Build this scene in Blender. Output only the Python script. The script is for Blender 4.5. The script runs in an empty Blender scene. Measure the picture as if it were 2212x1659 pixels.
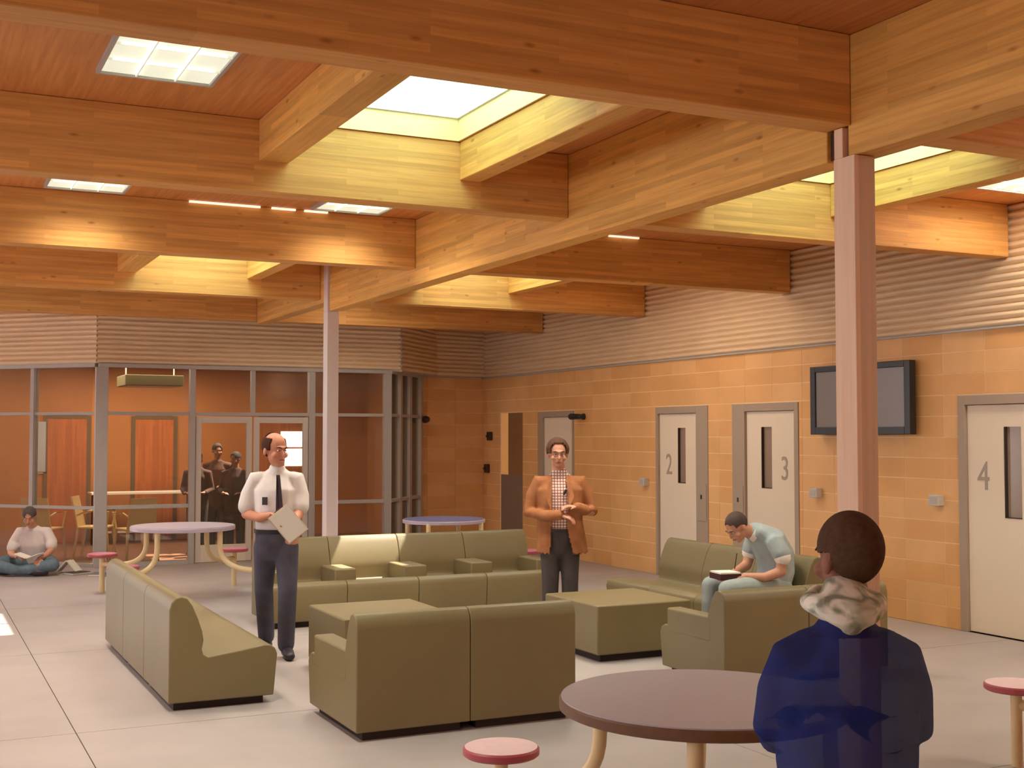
import bpy, bmesh, math, random
from mathutils import Vector, Matrix
random.seed(7)
sc = bpy.context.scene
COL = sc.collection

# ------------------------------------------------------------------ camera, world, sun, exposure
F_PX = 2670.0
YAW = math.atan(1306 / math.hypot(F_PX, 112.5))
PITCH = math.atan(112.5 / F_PX)
cam_d = bpy.data.cameras.new('camera')
cam_d.sensor_width = 36.0
cam_d.lens = 36.0 * F_PX / 2212.0
cam = bpy.data.objects.new('camera', cam_d)
COL.objects.link(cam)
cam.location = (0, 0, 1.72)
cam.rotation_euler = (math.pi / 2 + PITCH, 0, -YAW)
sc.camera = cam
PI_ = PI = math.pi

def lin(c):
    return tuple(((v / 255) / 12.92 if v / 255 <= 0.04045 else ((v / 255 + 0.055) / 1.055) ** 2.4) for v in c)

world = bpy.data.worlds.new('world')
sc.world = world
world.use_nodes = True
bg = world.node_tree.nodes['Background']
bg.inputs[0].default_value = (0.92, 0.96, 1.04, 1)
bg.inputs[1].default_value = 2.6

sun_d = bpy.data.lights.new('sun', 'SUN')
sun_d.energy = 9.0
sun_d.angle = 0.009
sun_d.color = (1.0, 0.95, 0.84)
sun = bpy.data.objects.new('sun', sun_d)
COL.objects.link(sun)
sun.rotation_euler = Vector((-2.31, -0.2, -4.1)).to_track_quat('-Z', 'Y').to_euler()

def area(name, loc, sx, sy, power, color, spread=PI_):
    d = bpy.data.lights.new(name, 'AREA')
    d.shape = 'RECTANGLE'; d.size = sx; d.size_y = sy
    d.energy = power; d.color = color; d.spread = spread
    o = bpy.data.objects.new(name, d); COL.objects.link(o); o.location = loc
    return o

SKYC = (0.42, 1.0, 0.86)
SKY_L = (2.12, 3.29)       # skylight well between its joists, left bay
SKY_R = (5.28, 6.45)
ROWS = ((5.95, 7.53), (11.72, 13.30))
ROWS_R = ((5.95, 7.53), (11.10, 13.30))  # far opening lengthened so the sun falls on the back sofa
ROWSET = (ROWS, ROWS_R)
for i, (xa, xb) in enumerate((SKY_L, SKY_R)):
    for j, (ya, yb) in enumerate(ROWSET[i]):
        area('skylight_daylight', ((xa + xb) / 2, (ya + yb) / 2, 4.192), xb - xa - 0.12, yb - ya - 0.12, 8.2, SKYC)
area('back_room_fill', (3.2, 19.2, 2.84), 3.0, 1.6, 70, (1.0, 0.80, 0.58))  # warm fill lamp added to brighten the room behind the glass

sc.view_settings.view_transform = 'Standard'
sc.view_settings.look = 'None'
sc.view_settings.gamma = 1.0
sc.view_settings.use_curve_mapping = False
sc.view_settings.exposure = 1.18
try:
    sc.cycles.max_bounces = 8
    sc.cycles.diffuse_bounces = 5
    sc.cycles.transparent_max_bounces = 16
    sc.cycles.use_denoising = True
    sc.cycles.sample_clamp_indirect = 8
except Exception:
    pass

# ------------------------------------------------------------------ materials
MATS = {}
def mat(name, rgb, rough=0.6, var=0.0, vscale=8.0, bump=0.0, bscale=60.0, alpha=1.0, metal=0.0, emit=0.0, spec=0.35, stretch=None):
    if name in MATS:
        return MATS[name]
    m = bpy.data.materials.new(name); m.use_nodes = True
    nt = m.node_tree; N = nt.nodes; L = nt.links
    b = N['Principled BSDF']
    c = lin(rgb) + (1,)
    b.inputs['Base Color'].default_value = c
    b.inputs['Roughness'].default_value = rough
    b.inputs['Metallic'].default_value = metal
    b.inputs['Specular IOR Level'].default_value = spec
    tc = N.new('ShaderNodeTexCoord')
    mp = N.new('ShaderNodeMapping'); L.new(tc.outputs['Object'], mp.inputs[0])
    if stretch:
        mp.inputs['Scale'].default_value = stretch
    if var > 0:
        n = N.new('ShaderNodeTexNoise'); n.inputs['Scale'].default_value = vscale; n.inputs['Detail'].default_value = 5
        L.new(mp.outputs[0], n.inputs[0])
        r = N.new('ShaderNodeValToRGB')
        r.color_ramp.elements[0].position = 0.3; r.color_ramp.elements[1].position = 0.7
        r.color_ramp.elements[0].color = tuple(v * (1 - var) for v in c[:3]) + (1,)
        r.color_ramp.elements[1].color = tuple(min(1, v * (1 + var)) for v in c[:3]) + (1,)
        L.new(n.outputs[0], r.inputs[0]); L.new(r.outputs[0], b.inputs['Base Color'])
    if bump > 0:
        n2 = N.new('ShaderNodeTexNoise'); n2.inputs['Scale'].default_value = bscale; n2.inputs['Detail'].default_value = 3
        L.new(mp.outputs[0], n2.inputs[0])
        bp = N.new('ShaderNodeBump'); bp.inputs['Strength'].default_value = bump; bp.inputs['Distance'].default_value = 0.01
        L.new(n2.outputs[0], bp.inputs['Height']); L.new(bp.outputs[0], b.inputs['Normal'])
    if emit > 0:
        b.inputs['Emission Color'].default_value = c
        b.inputs['Emission Strength'].default_value = emit
    if alpha < 1:
        b.inputs['Alpha'].default_value = alpha
    MATS[name] = m
    return m

def wood(name, rgb, axis, dark=0.74, knots=True, bw=0.95):
    """glued laminated timber; axis: 0 grain along x, 1 grain along y, 2 along z"""
    m = bpy.data.materials.new(name); m.use_nodes = True
    nt = m.node_tree; N = nt.nodes; L = nt.links
    b = N['Principled BSDF']; b.inputs['Roughness'].default_value = 0.55
    b.inputs['Specular IOR Level'].default_value = 0.25
    tc = N.new('ShaderNodeTexCoord')
    sx = N.new('ShaderNodeSeparateXYZ'); L.new(tc.outputs['Object'], sx.inputs[0])
    cb = N.new('ShaderNodeCombineXYZ')
    L.new(sx.outputs[axis], cb.inputs[0])
    if axis == 2:
        L.new(sx.outputs[0], cb.inputs[1])
    else:
        L.new(sx.outputs[2], cb.inputs[1])
    br = N.new('ShaderNodeTexBrick'); L.new(cb.outputs[0], br.inputs[0])
    br.inputs['Scale'].default_value = 1.0
    br.inputs['Brick Width'].default_value = bw; br.inputs['Row Height'].default_value = 0.037
    br.inputs['Mortar Size'].default_value = 0.0006; br.inputs['Mortar Smooth'].default_value = 1.0
    br.offset = 0.37
    c = lin(rgb)
    br.inputs['Color1'].default_value = tuple(v * 0.86 for v in c) + (1,)
    br.inputs['Color2'].default_value = tuple(min(1, v * 1.14) for v in c) + (1,)
    br.inputs['Mortar'].default_value = tuple(v * 0.75 for v in c) + (1,)
    mp = N.new('ShaderNodeMapping'); L.new(tc.outputs['Object'], mp.inputs[0])
    s = [38, 38, 38]; s[axis] = 1.6
    mp.inputs['Scale'].default_value = s
    g = N.new('ShaderNodeTexNoise'); g.inputs['Scale'].default_value = 1.0; g.inputs['Detail'].default_value = 6; g.inputs['Roughness'].default_value = 0.6
    L.new(mp.outputs[0], g.inputs[0])
    r = N.new('ShaderNodeValToRGB'); r.color_ramp.elements[0].position = 0.32; r.color_ramp.elements[1].position = 0.62
    r.color_ramp.elements[0].color = (dark, dark * 0.9, dark * 0.8, 1); r.color_ramp.elements[1].color = (1, 1, 1, 1)
    L.new(g.outputs[0], r.inputs[0])
    mx = N.new('ShaderNodeMix'); mx.data_type = 'RGBA'; mx.blend_type = 'MULTIPLY'; mx.inputs[0].default_value = 0.75
    L.new(br.outputs[0], mx.inputs[6]); L.new(r.outputs[0], mx.inputs[7])
    out = mx.outputs[2]
    if knots:
        mp2 = N.new('ShaderNodeMapping'); L.new(tc.outputs['Object'], mp2.inputs[0])
        s2 = [9, 9, 9]; s2[axis] = 3.4
        mp2.inputs['Scale'].default_value = s2
        v = N.new('ShaderNodeTexVoronoi'); v.inputs['Scale'].default_value = 1.0
        L.new(mp2.outputs[0], v.inputs[0])
        r2 = N.new('ShaderNodeValToRGB'); r2.color_ramp.elements[0].position = 0.03; r2.color_ramp.elements[1].position = 0.13
        r2.color_ramp.elements[0].color = (0.5, 0.38, 0.3, 1); r2.color_ramp.elements[1].color = (1, 1, 1, 1)
        L.new(v.outputs['Distance'], r2.inputs[0])
        m2 = N.new('ShaderNodeMix'); m2.data_type = 'RGBA'; m2.blend_type = 'MULTIPLY'; m2.inputs[0].default_value = 0.8
        L.new(out, m2.inputs[6]); L.new(r2.outputs[0], m2.inputs[7]); out = m2.outputs[2]
    L.new(out, b.inputs['Base Color'])
    bp = N.new('ShaderNodeBump'); bp.inputs['Strength'].default_value = 0.12; bp.inputs['Distance'].default_value = 0.01
    L.new(g.outputs[0], bp.inputs['Height']); L.new(bp.outputs[0], b.inputs['Normal'])
    return m

W_X = wood('glulam_along_x', (222, 164, 94), 0)
W_Y = wood('glulam_along_y', (226, 170, 90), 1)
W_COL = wood('column_timber', (220, 186, 160), 2, 0.92, False, 9.0)
W_PLY = wood('ceiling_plywood', (214, 146, 86), 1, 0.7, False)
W_LINE = mat('pale_lining_board', (236, 214, 160), 0.6, 0.05, 5)
M_WHITE = mat('white_curb', (240, 240, 240), 0.5)
M_GREYFR = mat('grey_frame_metal', (176, 170, 164), 0.45, 0.04, 4, spec=0.5)
M_STEEL = mat('dark_steel', (70, 45, 30), 0.5)
M_SKYLID = mat('glowing_skylight_lid', (250, 252, 255), 0.3, emit=0.8)
M_FLOOR = mat('sealed_concrete', (168, 158, 154), 0.42, 0.09, 1.6, bump=0.05, bscale=90, spec=0.4)
M_JOINT = mat('floor_joint', (84, 72, 64), 0.9, spec=0.0)
M_BLOCK = [mat('glazed_block_%s' % k, c, 0.5, 0.06, 3.0, spec=0.4) for k, c in
           (('honey', (228, 174, 112)), ('amber', (224, 168, 105)), ('tan', (231, 179, 119)))]
M_MORTAR = mat('pale_mortar', (248, 214, 168), 0.8)
M_METALCLAD = mat('corrugated_metal', (232, 206, 170), 0.42, 0.03, 3, metal=0.05, spec=0.5)
M_OLIVE = mat('olive_vinyl', (122, 108, 75), 0.45, 0.05, 2.5, bump=0.03, bscale=40, spec=0.4)
M_PLINTH = mat('dark_plinth', (48, 32, 28), 0.6)
M_DOORPAINT = mat('cream_door_paint', (232, 214, 190), 0.45, 0.02, 2)
M_JAMB = mat('taupe_door_frame', (170, 150, 130), 0.45, 0.03, 2)
M_SLOT = mat('slot_glass', (150, 128, 110), 0.2, spec=0.6)
M_NUM = mat('door_number_paint', (168, 154, 138), 0.5)
M_DARK = mat('dark_reveal', (60, 46, 40), 0.6)
M_BLACK = mat('black_plastic', (38, 38, 40), 0.35, spec=0.5)
M_SCREEN = mat('grey_screen', (124, 110, 98), 0.25, spec=0.6)
M_LAV = mat('speckled_mauve_laminate', (178, 172, 180), 0.35, 0.07, 260, spec=0.5)
M_LAV2 = mat('lavender_laminate', (190, 176, 192), 0.35, 0.05, 40, spec=0.5)
M_BLUE = mat('blue_lavender_laminate', (120, 118, 156), 0.35, 0.05, 40, spec=0.5)
M_EDGE = mat('brown_table_edge', (112, 80, 56), 0.5, 0.08, 30)
M_CREAM = mat('cream_enamel_tube', (226, 200, 150), 0.35, spec=0.5)
M_PINK = mat('pink_stool_top', (238, 206, 208), 0.4, 0.04, 20)
M_PINKR = mat('rose_stool_rim', (176, 84, 92), 0.4)
M_PINKD = mat('rose_stool_top', (196, 116, 140), 0.4, 0.04, 20)
M_TROFFER = mat('lit_diffuser', (226, 232, 212), 0.5, emit=0.32)
M_STRIP = mat('gap_light_glow', (250, 236, 214), 0.5, emit=0.45)
M_ORANGE = wood('orange_veneer', (178, 104, 58), 2, 0.8, False)
M_BROWNW = mat('brown_wall', (172, 112, 58), 0.55, 0.06, 2)
M_INFLOOR = mat('brown_floor', (120, 84, 62), 0.5, 0.05, 2)
M_WIN = mat('bright_window', (255, 255, 255), 0.3, emit=1.6)
M_PALEBLUE = mat('pale_blue_panel', (168, 178, 190), 0.4)
M_CHAIR = mat('cream_plastic_chair', (222, 198, 140), 0.4)
M_PAPER = mat('paper', (232, 226, 212), 0.7)
M_GREEN = mat('dull_green_grille', (96, 92, 62), 0.6)

def glass(name, tint=(0.93, 0.90, 0.86), haze=0.04):
    m = bpy.data.materials.new(name); m.use_nodes = True
    nt = m.node_tree; N = nt.nodes; L = nt.links
    out = N['Material Output']; N.remove(N['Principled BSDF'])
    t = N.new('ShaderNodeBsdfTransparent'); t.inputs[0].default_value = tint + (1,)
    g = N.new('ShaderNodeBsdfGlossy'); g.inputs['Roughness'].default_value = 0.03
    fr = N.new('ShaderNodeFresnel'); fr.inputs[0].default_value = 1.45
    mx = N.new('ShaderNodeMixShader'); L.new(fr.outputs[0], mx.inputs[0]); L.new(t.outputs[0], mx.inputs[1]); L.new(g.outputs[0], mx.inputs[2])
    d = N.new('ShaderNodeBsdfDiffuse'); d.inputs[0].default_value = (0.75, 0.66, 0.56, 1)
    m2 = N.new('ShaderNodeMixShader'); m2.inputs[0].default_value = haze
    L.new(mx.outputs[0], m2.inputs[1]); L.new(d.outputs[0], m2.inputs[2])
    L.new(m2.outputs[0], out.inputs[0])
    return m
M_GLASS = glass('clear_glazing')

# ------------------------------------------------------------------ mesh helpers
class MB:
    def __init__(s):
        s.v = []; s.f = []; s.m = []; s.cur = 0
    def add(s, vs, fs):
        o = len(s.v)
        s.v += [tuple(v) for v in vs]
        for f in fs:
            s.f.append(tuple(i + o for i in f)); s.m.append(s.cur)
        return s
    def box(s, x0, y0, z0, x1, y1, z1):
        return s.add([(x0, y0, z0), (x1, y0, z0), (x1, y1, z0), (x0, y1, z0), (x0, y0, z1), (x1, y0, z1), (x1, y1, z1), (x0, y1, z1)],
                     [(0, 3, 2, 1), (4, 5, 6, 7), (0, 1, 5, 4), (1, 2, 6, 5), (2, 3, 7, 6), (3, 0, 4, 7)])
    def prism(s, poly, fn, a, b):
        n = len(poly)
        vs = [fn(p, a) for p in poly] + [fn(p, b) for p in poly]
        fs = [tuple(range(n - 1, -1, -1)), tuple(range(n, 2 * n))]
        for i in range(n):
            j = (i + 1) % n
            fs.append((i, j, n + j, n + i))
        return s.add(vs, fs)
    def lathe(s, prof, cx=0, cy=0, n=32):
        vs = []; fs = []
        for r, z in prof:
            for k in range(n):
                a = 2 * math.pi * k / n
                vs.append((cx + r * math.cos(a), cy + r * math.sin(a), z))
        for i in range(len(prof) - 1):
            for k in range(n):
                k2 = (k + 1) % n
                fs.append((i * n + k, i * n + k2, (i + 1) * n + k2, (i + 1) * n + k))
        fs.append(tuple(range(n - 1, -1, -1)))
        fs.append(tuple((len(prof) - 1) * n + k for k in range(n)))
        return s.add(vs, fs)
    def loft(s, pts, rad, ref=(0, 1, 0), n=14, caps=True):
        """tube through pts; rad: number or (a, b); a across the reference, b along the reference"""
        P = [Vector(p) for p in pts]
        R = [(r, r) if not isinstance(r, (tuple, list)) else tuple(r) for r in rad]
        ref = Vector(ref)
        rings = []
        def frame(i):
            if i == 0: t = P[1] - P[0]
            elif i == len(P) - 1: t = P[-1] - P[-2]
            else: t = (P[i + 1] - P[i]).normalized() + (P[i] - P[i - 1]).normalized()
            t = t.normalized()
            b = ref - t * ref.dot(t)
            if b.length < 1e-3:
                b = Vector((1, 0, 0)) - t * t.x
                if b.length < 1e-3: b = Vector((0, 0, 1))
            b.normalize(); a = t.cross(b).normalized()
            return t, a, b
        seq = []
        for i in range(len(P)):
            t, a, b = frame(i)
            if i == 0 and caps:
                for th in (80, 55, 28):
                    c = math.cos(math.radians(th)); sn = math.sin(math.radians(th))
                    seq.append((P[0] - t * min(R[0]) * sn, a, b, R[0][0] * c, R[0][1] * c))
            seq.append((P[i], a, b, R[i][0], R[i][1]))
            if i == len(P) - 1 and caps:
                for th in (28, 55, 80):
                    c = math.cos(math.radians(th)); sn = math.sin(math.radians(th))
                    seq.append((P[-1] + t * min(R[-1]) * sn, a, b, R[-1][0] * c, R[-1][1] * c))
        vs = []; fs = []
        for c, a, b, ra, rb in seq:
            for k in range(n):
                an = 2 * math.pi * k / n
                vs.append(c + a * (ra * math.cos(an)) + b * (rb * math.sin(an)))
        for i in range(len(seq) - 1):
            for k in range(n):
                k2 = (k + 1) % n
                fs.append((i * n + k, i * n + k2, (i + 1) * n + k2, (i + 1) * n + k))
        fs.append(tuple(range(n - 1, -1, -1)))
        fs.append(tuple((len(seq) - 1) * n + k for k in range(n)))
        return s.add(vs, fs)
    def ell(s, c, r, M=None, n=20, m=12):
        vs = []; fs = []
        M = M or Matrix.Identity(3); c = Vector(c)
        for i in range(m + 1):
            th = math.pi * (i + 0.0001) / (m + 0.0002)
            for k in range(n):
                ph = 2 * math.pi * k / n
                vs.append(c + M @ Vector((r[0] * math.sin(th) * math.cos(ph), r[1] * math.sin(th) * math.sin(ph), r[2] * math.cos(th))))
        for i in range(m):
            for k in range(n):
                k2 = (k + 1) % n
                fs.append((i * n + k, (i + 1) * n + k, (i + 1) * n + k2, i * n + k2))
        fs.append(tuple(range(n))); fs.append(tuple(m * n + k for k in range(n - 1, -1, -1)))
        return s.add(vs, fs)
    def mesh(s, name, mats):
        me = bpy.data.meshes.new(name)
        me.from_pydata(s.v, [], s.f)
        for mm in (mats if isinstance(mats, (list, tuple)) else [mats]):
            me.materials.append(mm)
        if any(s.m):
            me.polygons.foreach_set('material_index', s.m)
        me.update()
        return me
    def build(s, name, mats, parent=None, bevel=0, smooth=False, seg=2, fixn=True):
        me = s.mesh(name, mats)
        if fixn:
            bm = bmesh.new(); bm.from_mesh(me); bmesh.ops.recalc_face_normals(bm, faces=bm.faces); bm.to_mesh(me); bm.free()
        o = bpy.data.objects.new(name, me); COL.objects.link(o)
        if parent: o.parent = parent
        if smooth:
            for p in me.polygons: p.use_smooth = True
        if bevel:
            b = o.modifiers.new('bevel', 'BEVEL'); b.width = bevel; b.segments = seg; b.limit_method = 'ANGLE'; b.angle_limit = math.radians(35)
        if smooth:
            try:
                me.set_sharp_from_angle(angle=math.radians(40))
            except Exception:
                pass
        return o

def empty(name, loc=(0, 0, 0), rz=0.0):
    o = bpy.data.objects.new(name, None); COL.objects.link(o)
    o.location = loc; o.rotation_euler = (0, 0, rz); o.empty_display_size = 0.1
    return o
def tag(o, label=None, cat=None, group=None, kind=None):
    if label: o['label'] = label
    if cat: o['category'] = cat
    if group: o['group'] = group
    if kind: o['kind'] = kind
    return o
def thing(name, loc, label, cat, group=None, rz=0.0):
    return tag(empty(name, loc, rz), label, cat, group)
def struct(name, mb, m, **k):
    o = mb.build(name, m, **k); o['kind'] = 'structure'; return o

# ------------------------------------------------------------------ floor
fl = struct('floor', MB().box(-5, -2, -0.2, 9.2, 22, -0.002), M_JOINT)
xs = [-5, -2.37, 0.91, 4.19, 8.42]
ys = [-2, -1.0, 1.87, 4.74, 7.61, 10.48, 13.31, 16.99]
for i in range(len(xs) - 1):
    for j in range(len(ys) - 1):
        MB().box(xs[i] + 0.003, ys[j] + 0.003, -0.06, xs[i + 1] - 0.003, ys[j + 1] - 0.003, 0.0).build('floor_slab', M_FLOOR, fl)
MB().box(-5, 17.0, -0.06, 9.2, 22, -0.001).build('back_room_floor', M_INFLOOR, fl)
tri = MB(); tri.prism([(2.30, 16.9), (2.30, 17.05), (1.12, 18.2), (-0.7, 20.0), (-5, 20.0), (-5, 16.9)], lambda p, z: (p[0], p[1], z), -0.05, 0.001)
tri.build('floor_slab', M_FLOOR, fl)
tri = MB(); tri.prism([(6.32, 16.9), (8.42, 16.9), (8.42, 18.4), (7.5, 18.4), (6.32, 17.02)], lambda p, z: (p[0], p[1], z), -0.05, 0.001)
tri.build('floor_slab', M_FLOOR, fl)

# ------------------------------------------------------------------ right wall of blocks, doors and cladding
WX = 8.42
doors = [(6.97, 8.16), (10.36, 11.52), (12.00, 13.12), (15.24, 16.34), (16.86, 17.62)]
DZ = 2.08
wall = MB()
ycur = -2.0
for a, b in doors:
    wall.box(WX + 0.0016, ycur, 0, WX + 0.2, a, 3.72); wall.box(WX + 0.0016, a, DZ, WX + 0.2, b, 3.72); wall.box(WX + 0.15, a, 0, WX + 0.2, b, DZ); ycur = b
wall.box(WX + 0.0016, ycur, 0, WX + 0.2, 18.5, 3.72)
wr = struct('wall_right', wall, M_MORTAR)
def clip(rects, cut):
    out = []
    for (a, b, c, d) in rects:
        (ca, cb, cc, cd) = cut
        if cb <= a or ca >= b or cd <= c or cc >= d:
            out.append((a, b, c, d)); continue
        if ca > a: out.append((a, ca, c, d))
        if cb < b: out.append((cb, b, c, d))
        if cd < d: out.append((max(a, ca), min(b, cb), cd, d))
        if cc > c: out.append((max(a, ca), min(b, cb), c, cc))
    return out
y = 7.85 - 0.49 * 3
while y < 18.3:
    for k in range(14):
        rects = [(y + 0.004, min(y + 0.486, 18.29), k * 0.19 + 0.004, k * 0.19 + 0.186)]
        for a, b in doors:
            nr = []
            for r in rects: nr += clip([r], (a - 0.004, b + 0.004, -1, DZ + 0.004))
            rects = nr
        for (a, b, c, d) in rects:
            if b - a > 0.03 and d - c > 0.02:
                pr = random.uniform(0, 0.0008)
                MB().box(WX - 0.001 - pr, a, c, WX + 0.012, b, d).build('block', random.choice(M_BLOCK), wr)
    y += 0.49
# the wall nearer than the picture
MB().box(WX, -2, 0, WX + 0.01, 6.37, 2.66).build('plain_wall_run', M_BLOCK[0], wr)

def corrugate(p0, p1, z0, z1, pitch=0.065, amp=0.020, inset=0.0):
    p0 = Vector(p0 + (0,)); p1 = Vector(p1 + (0,))
    d = (p1 - p0).normalized(); nrm = Vector((d.y, -d.x, 0))
    mb = MB(); n = int((z1 - z0) / pitch) * 10; z1 = z0 + n / 10 * pitch
    vs = []
    for i in range(n + 1):
        z = z0 + (z1 - z0) * i / n
        o = amp * (2 * abs(math.sin(math.pi * (z - z0) / pitch)) - 1)
        vs.append(p0 + nrm * (o + inset) + Vector((0, 0, z))); vs.append(p1 + nrm * (o + inset) + Vector((0, 0, z)))
    fs = [(2 * i, 2 * i + 1, 2 * i + 3, 2 * i + 2) for i in range(n)]
    return mb.add(vs, fs)
up = corrugate((WX - 0.02, 18.3), (WX - 0.02, -2.0), 2.66, 3.70).build('wall_right_cladding', M_METALCLAD, None, smooth=True, fixn=False); up['kind'] = 'structure'
MB().box(WX - 0.035, -2, 2.645, WX - 0.003, 18.3, 2.662).build('flashing', M_GREYFR, up)

def font_mesh(txt, size, m, name, parent, loc, rot, depth=0.002):
    cu = bpy.data.curves.new(name, 'FONT'); cu.body = txt; cu.size = size; cu.extrude = depth; cu.align_x = 'CENTER'; cu.align_y = 'CENTER'
    t = bpy.data.objects.new(name + '_src', cu); COL.objects.link(t)
    me = bpy.data.meshes.new_from_object(t.evaluated_get(bpy.context.evaluated_depsgraph_get()))
    bpy.data.objects.remove(t); me.materials.clear(); me.materials.append(m)
    o = bpy.data.objects.new(name, me); COL.objects.link(o); o.parent = parent; o.location = loc; o.rotation_euler = rot
    return o

def cell_door(n, y0, y1, lo, hi, num, slot, numy, lock):
    """lo / hi: jamb widths at the near (small y) and far side; slot = (ya, yb)"""
    r = empty('door_%d' % n, (WX, (y0 + y1) / 2, 0)); r['kind'] = 'structure'
    yc = (y0 + y1) / 2
    a, b = y0 - yc, y1 - yc
    fr = MB(); fr.box(-0.012, a, 0, 0.13, a + lo, DZ); fr.box(-0.012, b - hi, 0, 0.13, b, DZ); fr.box(-0.012, a + lo, DZ - 0.085, 0.13, b - hi, DZ)
    fr.build('door_frame', M_JAMB, r, bevel=0.004)
    pa, pb, pz = a + lo + 0.004, b - hi - 0.004, DZ - 0.09
    p = MB()
    if slot:
        sa, sb, s0, s1 = slot[0] - yc, slot[1] - yc, slot[2], slot[3]
        p.box(0.02, pa, 0.01, 0.07, pb, s0); p.box(0.02, pa, s1, 0.07, pb, pz)
        p.box(0.02, pa, s0, 0.07, sa, s1); p.box(0.02, sb, s0, 0.07, pb, s1)
    else:
        p.box(0.02, pa, 0.01, 0.07, pb, pz)
    leaf = p.build('door_leaf', M_DOORPAINT, r)
    if slot:
        MB().box(0.045, sa, s0, 0.055, sb, s1).build('slot_pane', M_SLOT, leaf)
        e = 0.012
        f = MB(); f.box(0.016, sb - e, s0, 0.045, sb, s1); f.box(0.016, sa, s0, 0.045, sb, s0 + e * 0.6)
        f.build('slot_reveal', M_DARK, leaf)
    if num:
        t = font_mesh(num, 0.36, M_NUM, 'door_number', leaf, (0.018, numy - yc, 1.36), (math.pi / 2, 0, -math.pi / 2)); t.scale = (0.80, 1, 1)
    if lock:
        ya, yb = (a + 0.02, a + lo - 0.02) if lock == 'near' else (b - hi + 0.02, b - 0.02)
        lp = MB().box(-0.02, ya, 0.72, -0.010, yb, 1.16).build('lock_cover', M_JAMB, r, bevel=0.003)
        MB().box(-0.026, (ya + yb) / 2 - 0.012, 0.98, -0.019, (ya + yb) / 2 + 0.012, 1.03).build('keyhole', M_BLACK, lp)
    return r
cell_door(1, 6.97, 8.16, 0.09, 0.08, '4', (7.49, 7.67, 1.02, 1.80), 7.90, None)
cell_door(2, 10.36, 11.52, 0.07, 0.23, '3', (10.84, 11.02, 1.15, 1.82), 10.62, 'far')
cell_door(3, 12.00, 13.12, 0.24, 0.05, '2', (12.50, 12.66, 1.15, 1.82), 12.86, 'near')
cell_door(4, 15.24, 16.34, 0.05, 0.16, None, None, 0, None)
# door at the far end with a tall lit sidelight
r = empty('door_5', (WX, 17.24, 0)); r['kind'] = 'structure'
MB().box(0.0, -0.38, 0, 0.05, 0.38, 1.12).build('lower_panel', mat('grey_brown_panel', (130, 108, 92), 0.5), r)
MB().box(0.0, -0.38, 1.12, 0.05, 0.12, DZ).build('upper_panel', mat('brown_panel', (140, 100, 66), 0.5), r)
MB().box(0.01, 0.12, 1.12, 0.05, 0.38, DZ).build('side_pane', mat('warm_side_pane', (222, 164, 100), 0.4, emit=0.12), r)

struct('wall_front', MB().box(-5, -2.2, 0, 9, -2.0, 3.8), M_BLOCK[0])
struct('wall_left', MB().box(-5.2, -2.2, 0, -5.0, 20, 2.1).box(-5.2, -2.2, 3.3, -5.0, 20, 3.8).box(-5.2, 14.5, 2.1, -5.0, 20, 3.3), M_BLOCK[0])  # upper opening added in this unseen wall to let sky light in
# far wall beside the glazing and its cladding
fw = MB().box(7.0, 18.31, 0, 8.62, 18.5, 3.7)
far = struct('wall_far', fw, M_MORTAR)
for k in range(14):
    for i in range(3):
        x0 = 8.42 - 0.49 * (i + 1)
        MB().box(max(x0, 7.05) + 0.003, 18.302, k * 0.19 + 0.004, x0 + 0.487, 18.32, k * 0.19 + 0.186).build('block', M_BLOCK[(i + k) % 3], far)

# ------------------------------------------------------------------ back glazing
HZ = 2.63
def seg_wall(name, p0, p1, mull, rails, head=True, panes=True, skip=None):
    """glazed screen from p0 to p1 (plan); mull: list of (distance, width); rails: list of (d0, d1, z, h)"""
    p0 = Vector((p0[0], p0[1], 0)); p1 = Vector((p1[0], p1[1], 0))
    Ln = (p1 - p0).length; ang = math.atan2((p1 - p0).y, (p1 - p0).x)
    r = empty(name, tuple(p0), ang); r['kind'] = 'structure'
    for (d, w) in mull:
        MB().box(d - w / 2, -0.05, 0, d + w / 2, 0.05, HZ).build('mullion', M_GREYFR, r, bevel=0.004)
    MB().box(0, -0.055, HZ, Ln, 0.06, HZ + 0.05).build('head_rail', M_GREYFR, r, bevel=0.004)
    MB().box(0, -0.05, 0, Ln, 0.05, 0.05).build('sill', M_GREYFR, r, bevel=0.003) if not skip else None
    for (a, b, z, h) in rails:
        MB().box(a, -0.035, z, b, 0.035, z + h).build('transom', M_GREYFR, r, bevel=0.003)
    return r
g1 = seg_wall('window_1', (2.24, 17.04), (-0.6, 19.95), [(1.02, 0.06), (2.1, 0.06), (3.2, 0.06)], [(0, 4.0, 2.0, 0.04), (0, 4.0, 0.755, 0.04)])
for a, b in ((0.08, 0.99), (1.05, 2.07), (2.13, 3.17)):
    for z0, z1 in ((0.05, 0.755), (0.795, 2.0), (2.04, HZ)):
        MB().box(a, -0.004, z0, b, 0.004, z1).build('pane', M_GLASS, g1)
XB = 2.24
def dx(x): return x - XB
g2 = seg_wall('window_2', (XB, 17.0), (6.34, 17.0), [(0.05, 0.16), (dx(3.47), 0.075), (dx(5.14), 0.09), (dx(6.28), 0.11)],
              [(dx(2.37), dx(6.24), 2.0, 0.045), (dx(2.37), dx(3.43), 0.755, 0.05), (dx(5.18), dx(6.24), 0.755, 0.05)], skip=True)
MB().box(dx(2.37), -0.05, 0, dx(3.43), 0.05, 0.05).build('sill', M_GREYFR, g2)
MB().box(dx(5.18), -0.05, 0, dx(6.24), 0.05, 0.05).build('sill', M_GREYFR, g2)
MB().box(dx(4.27), -0.03, 2.045, dx(4.33), 0.03, HZ).build('mullion', M_GREYFR, g2)
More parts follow.
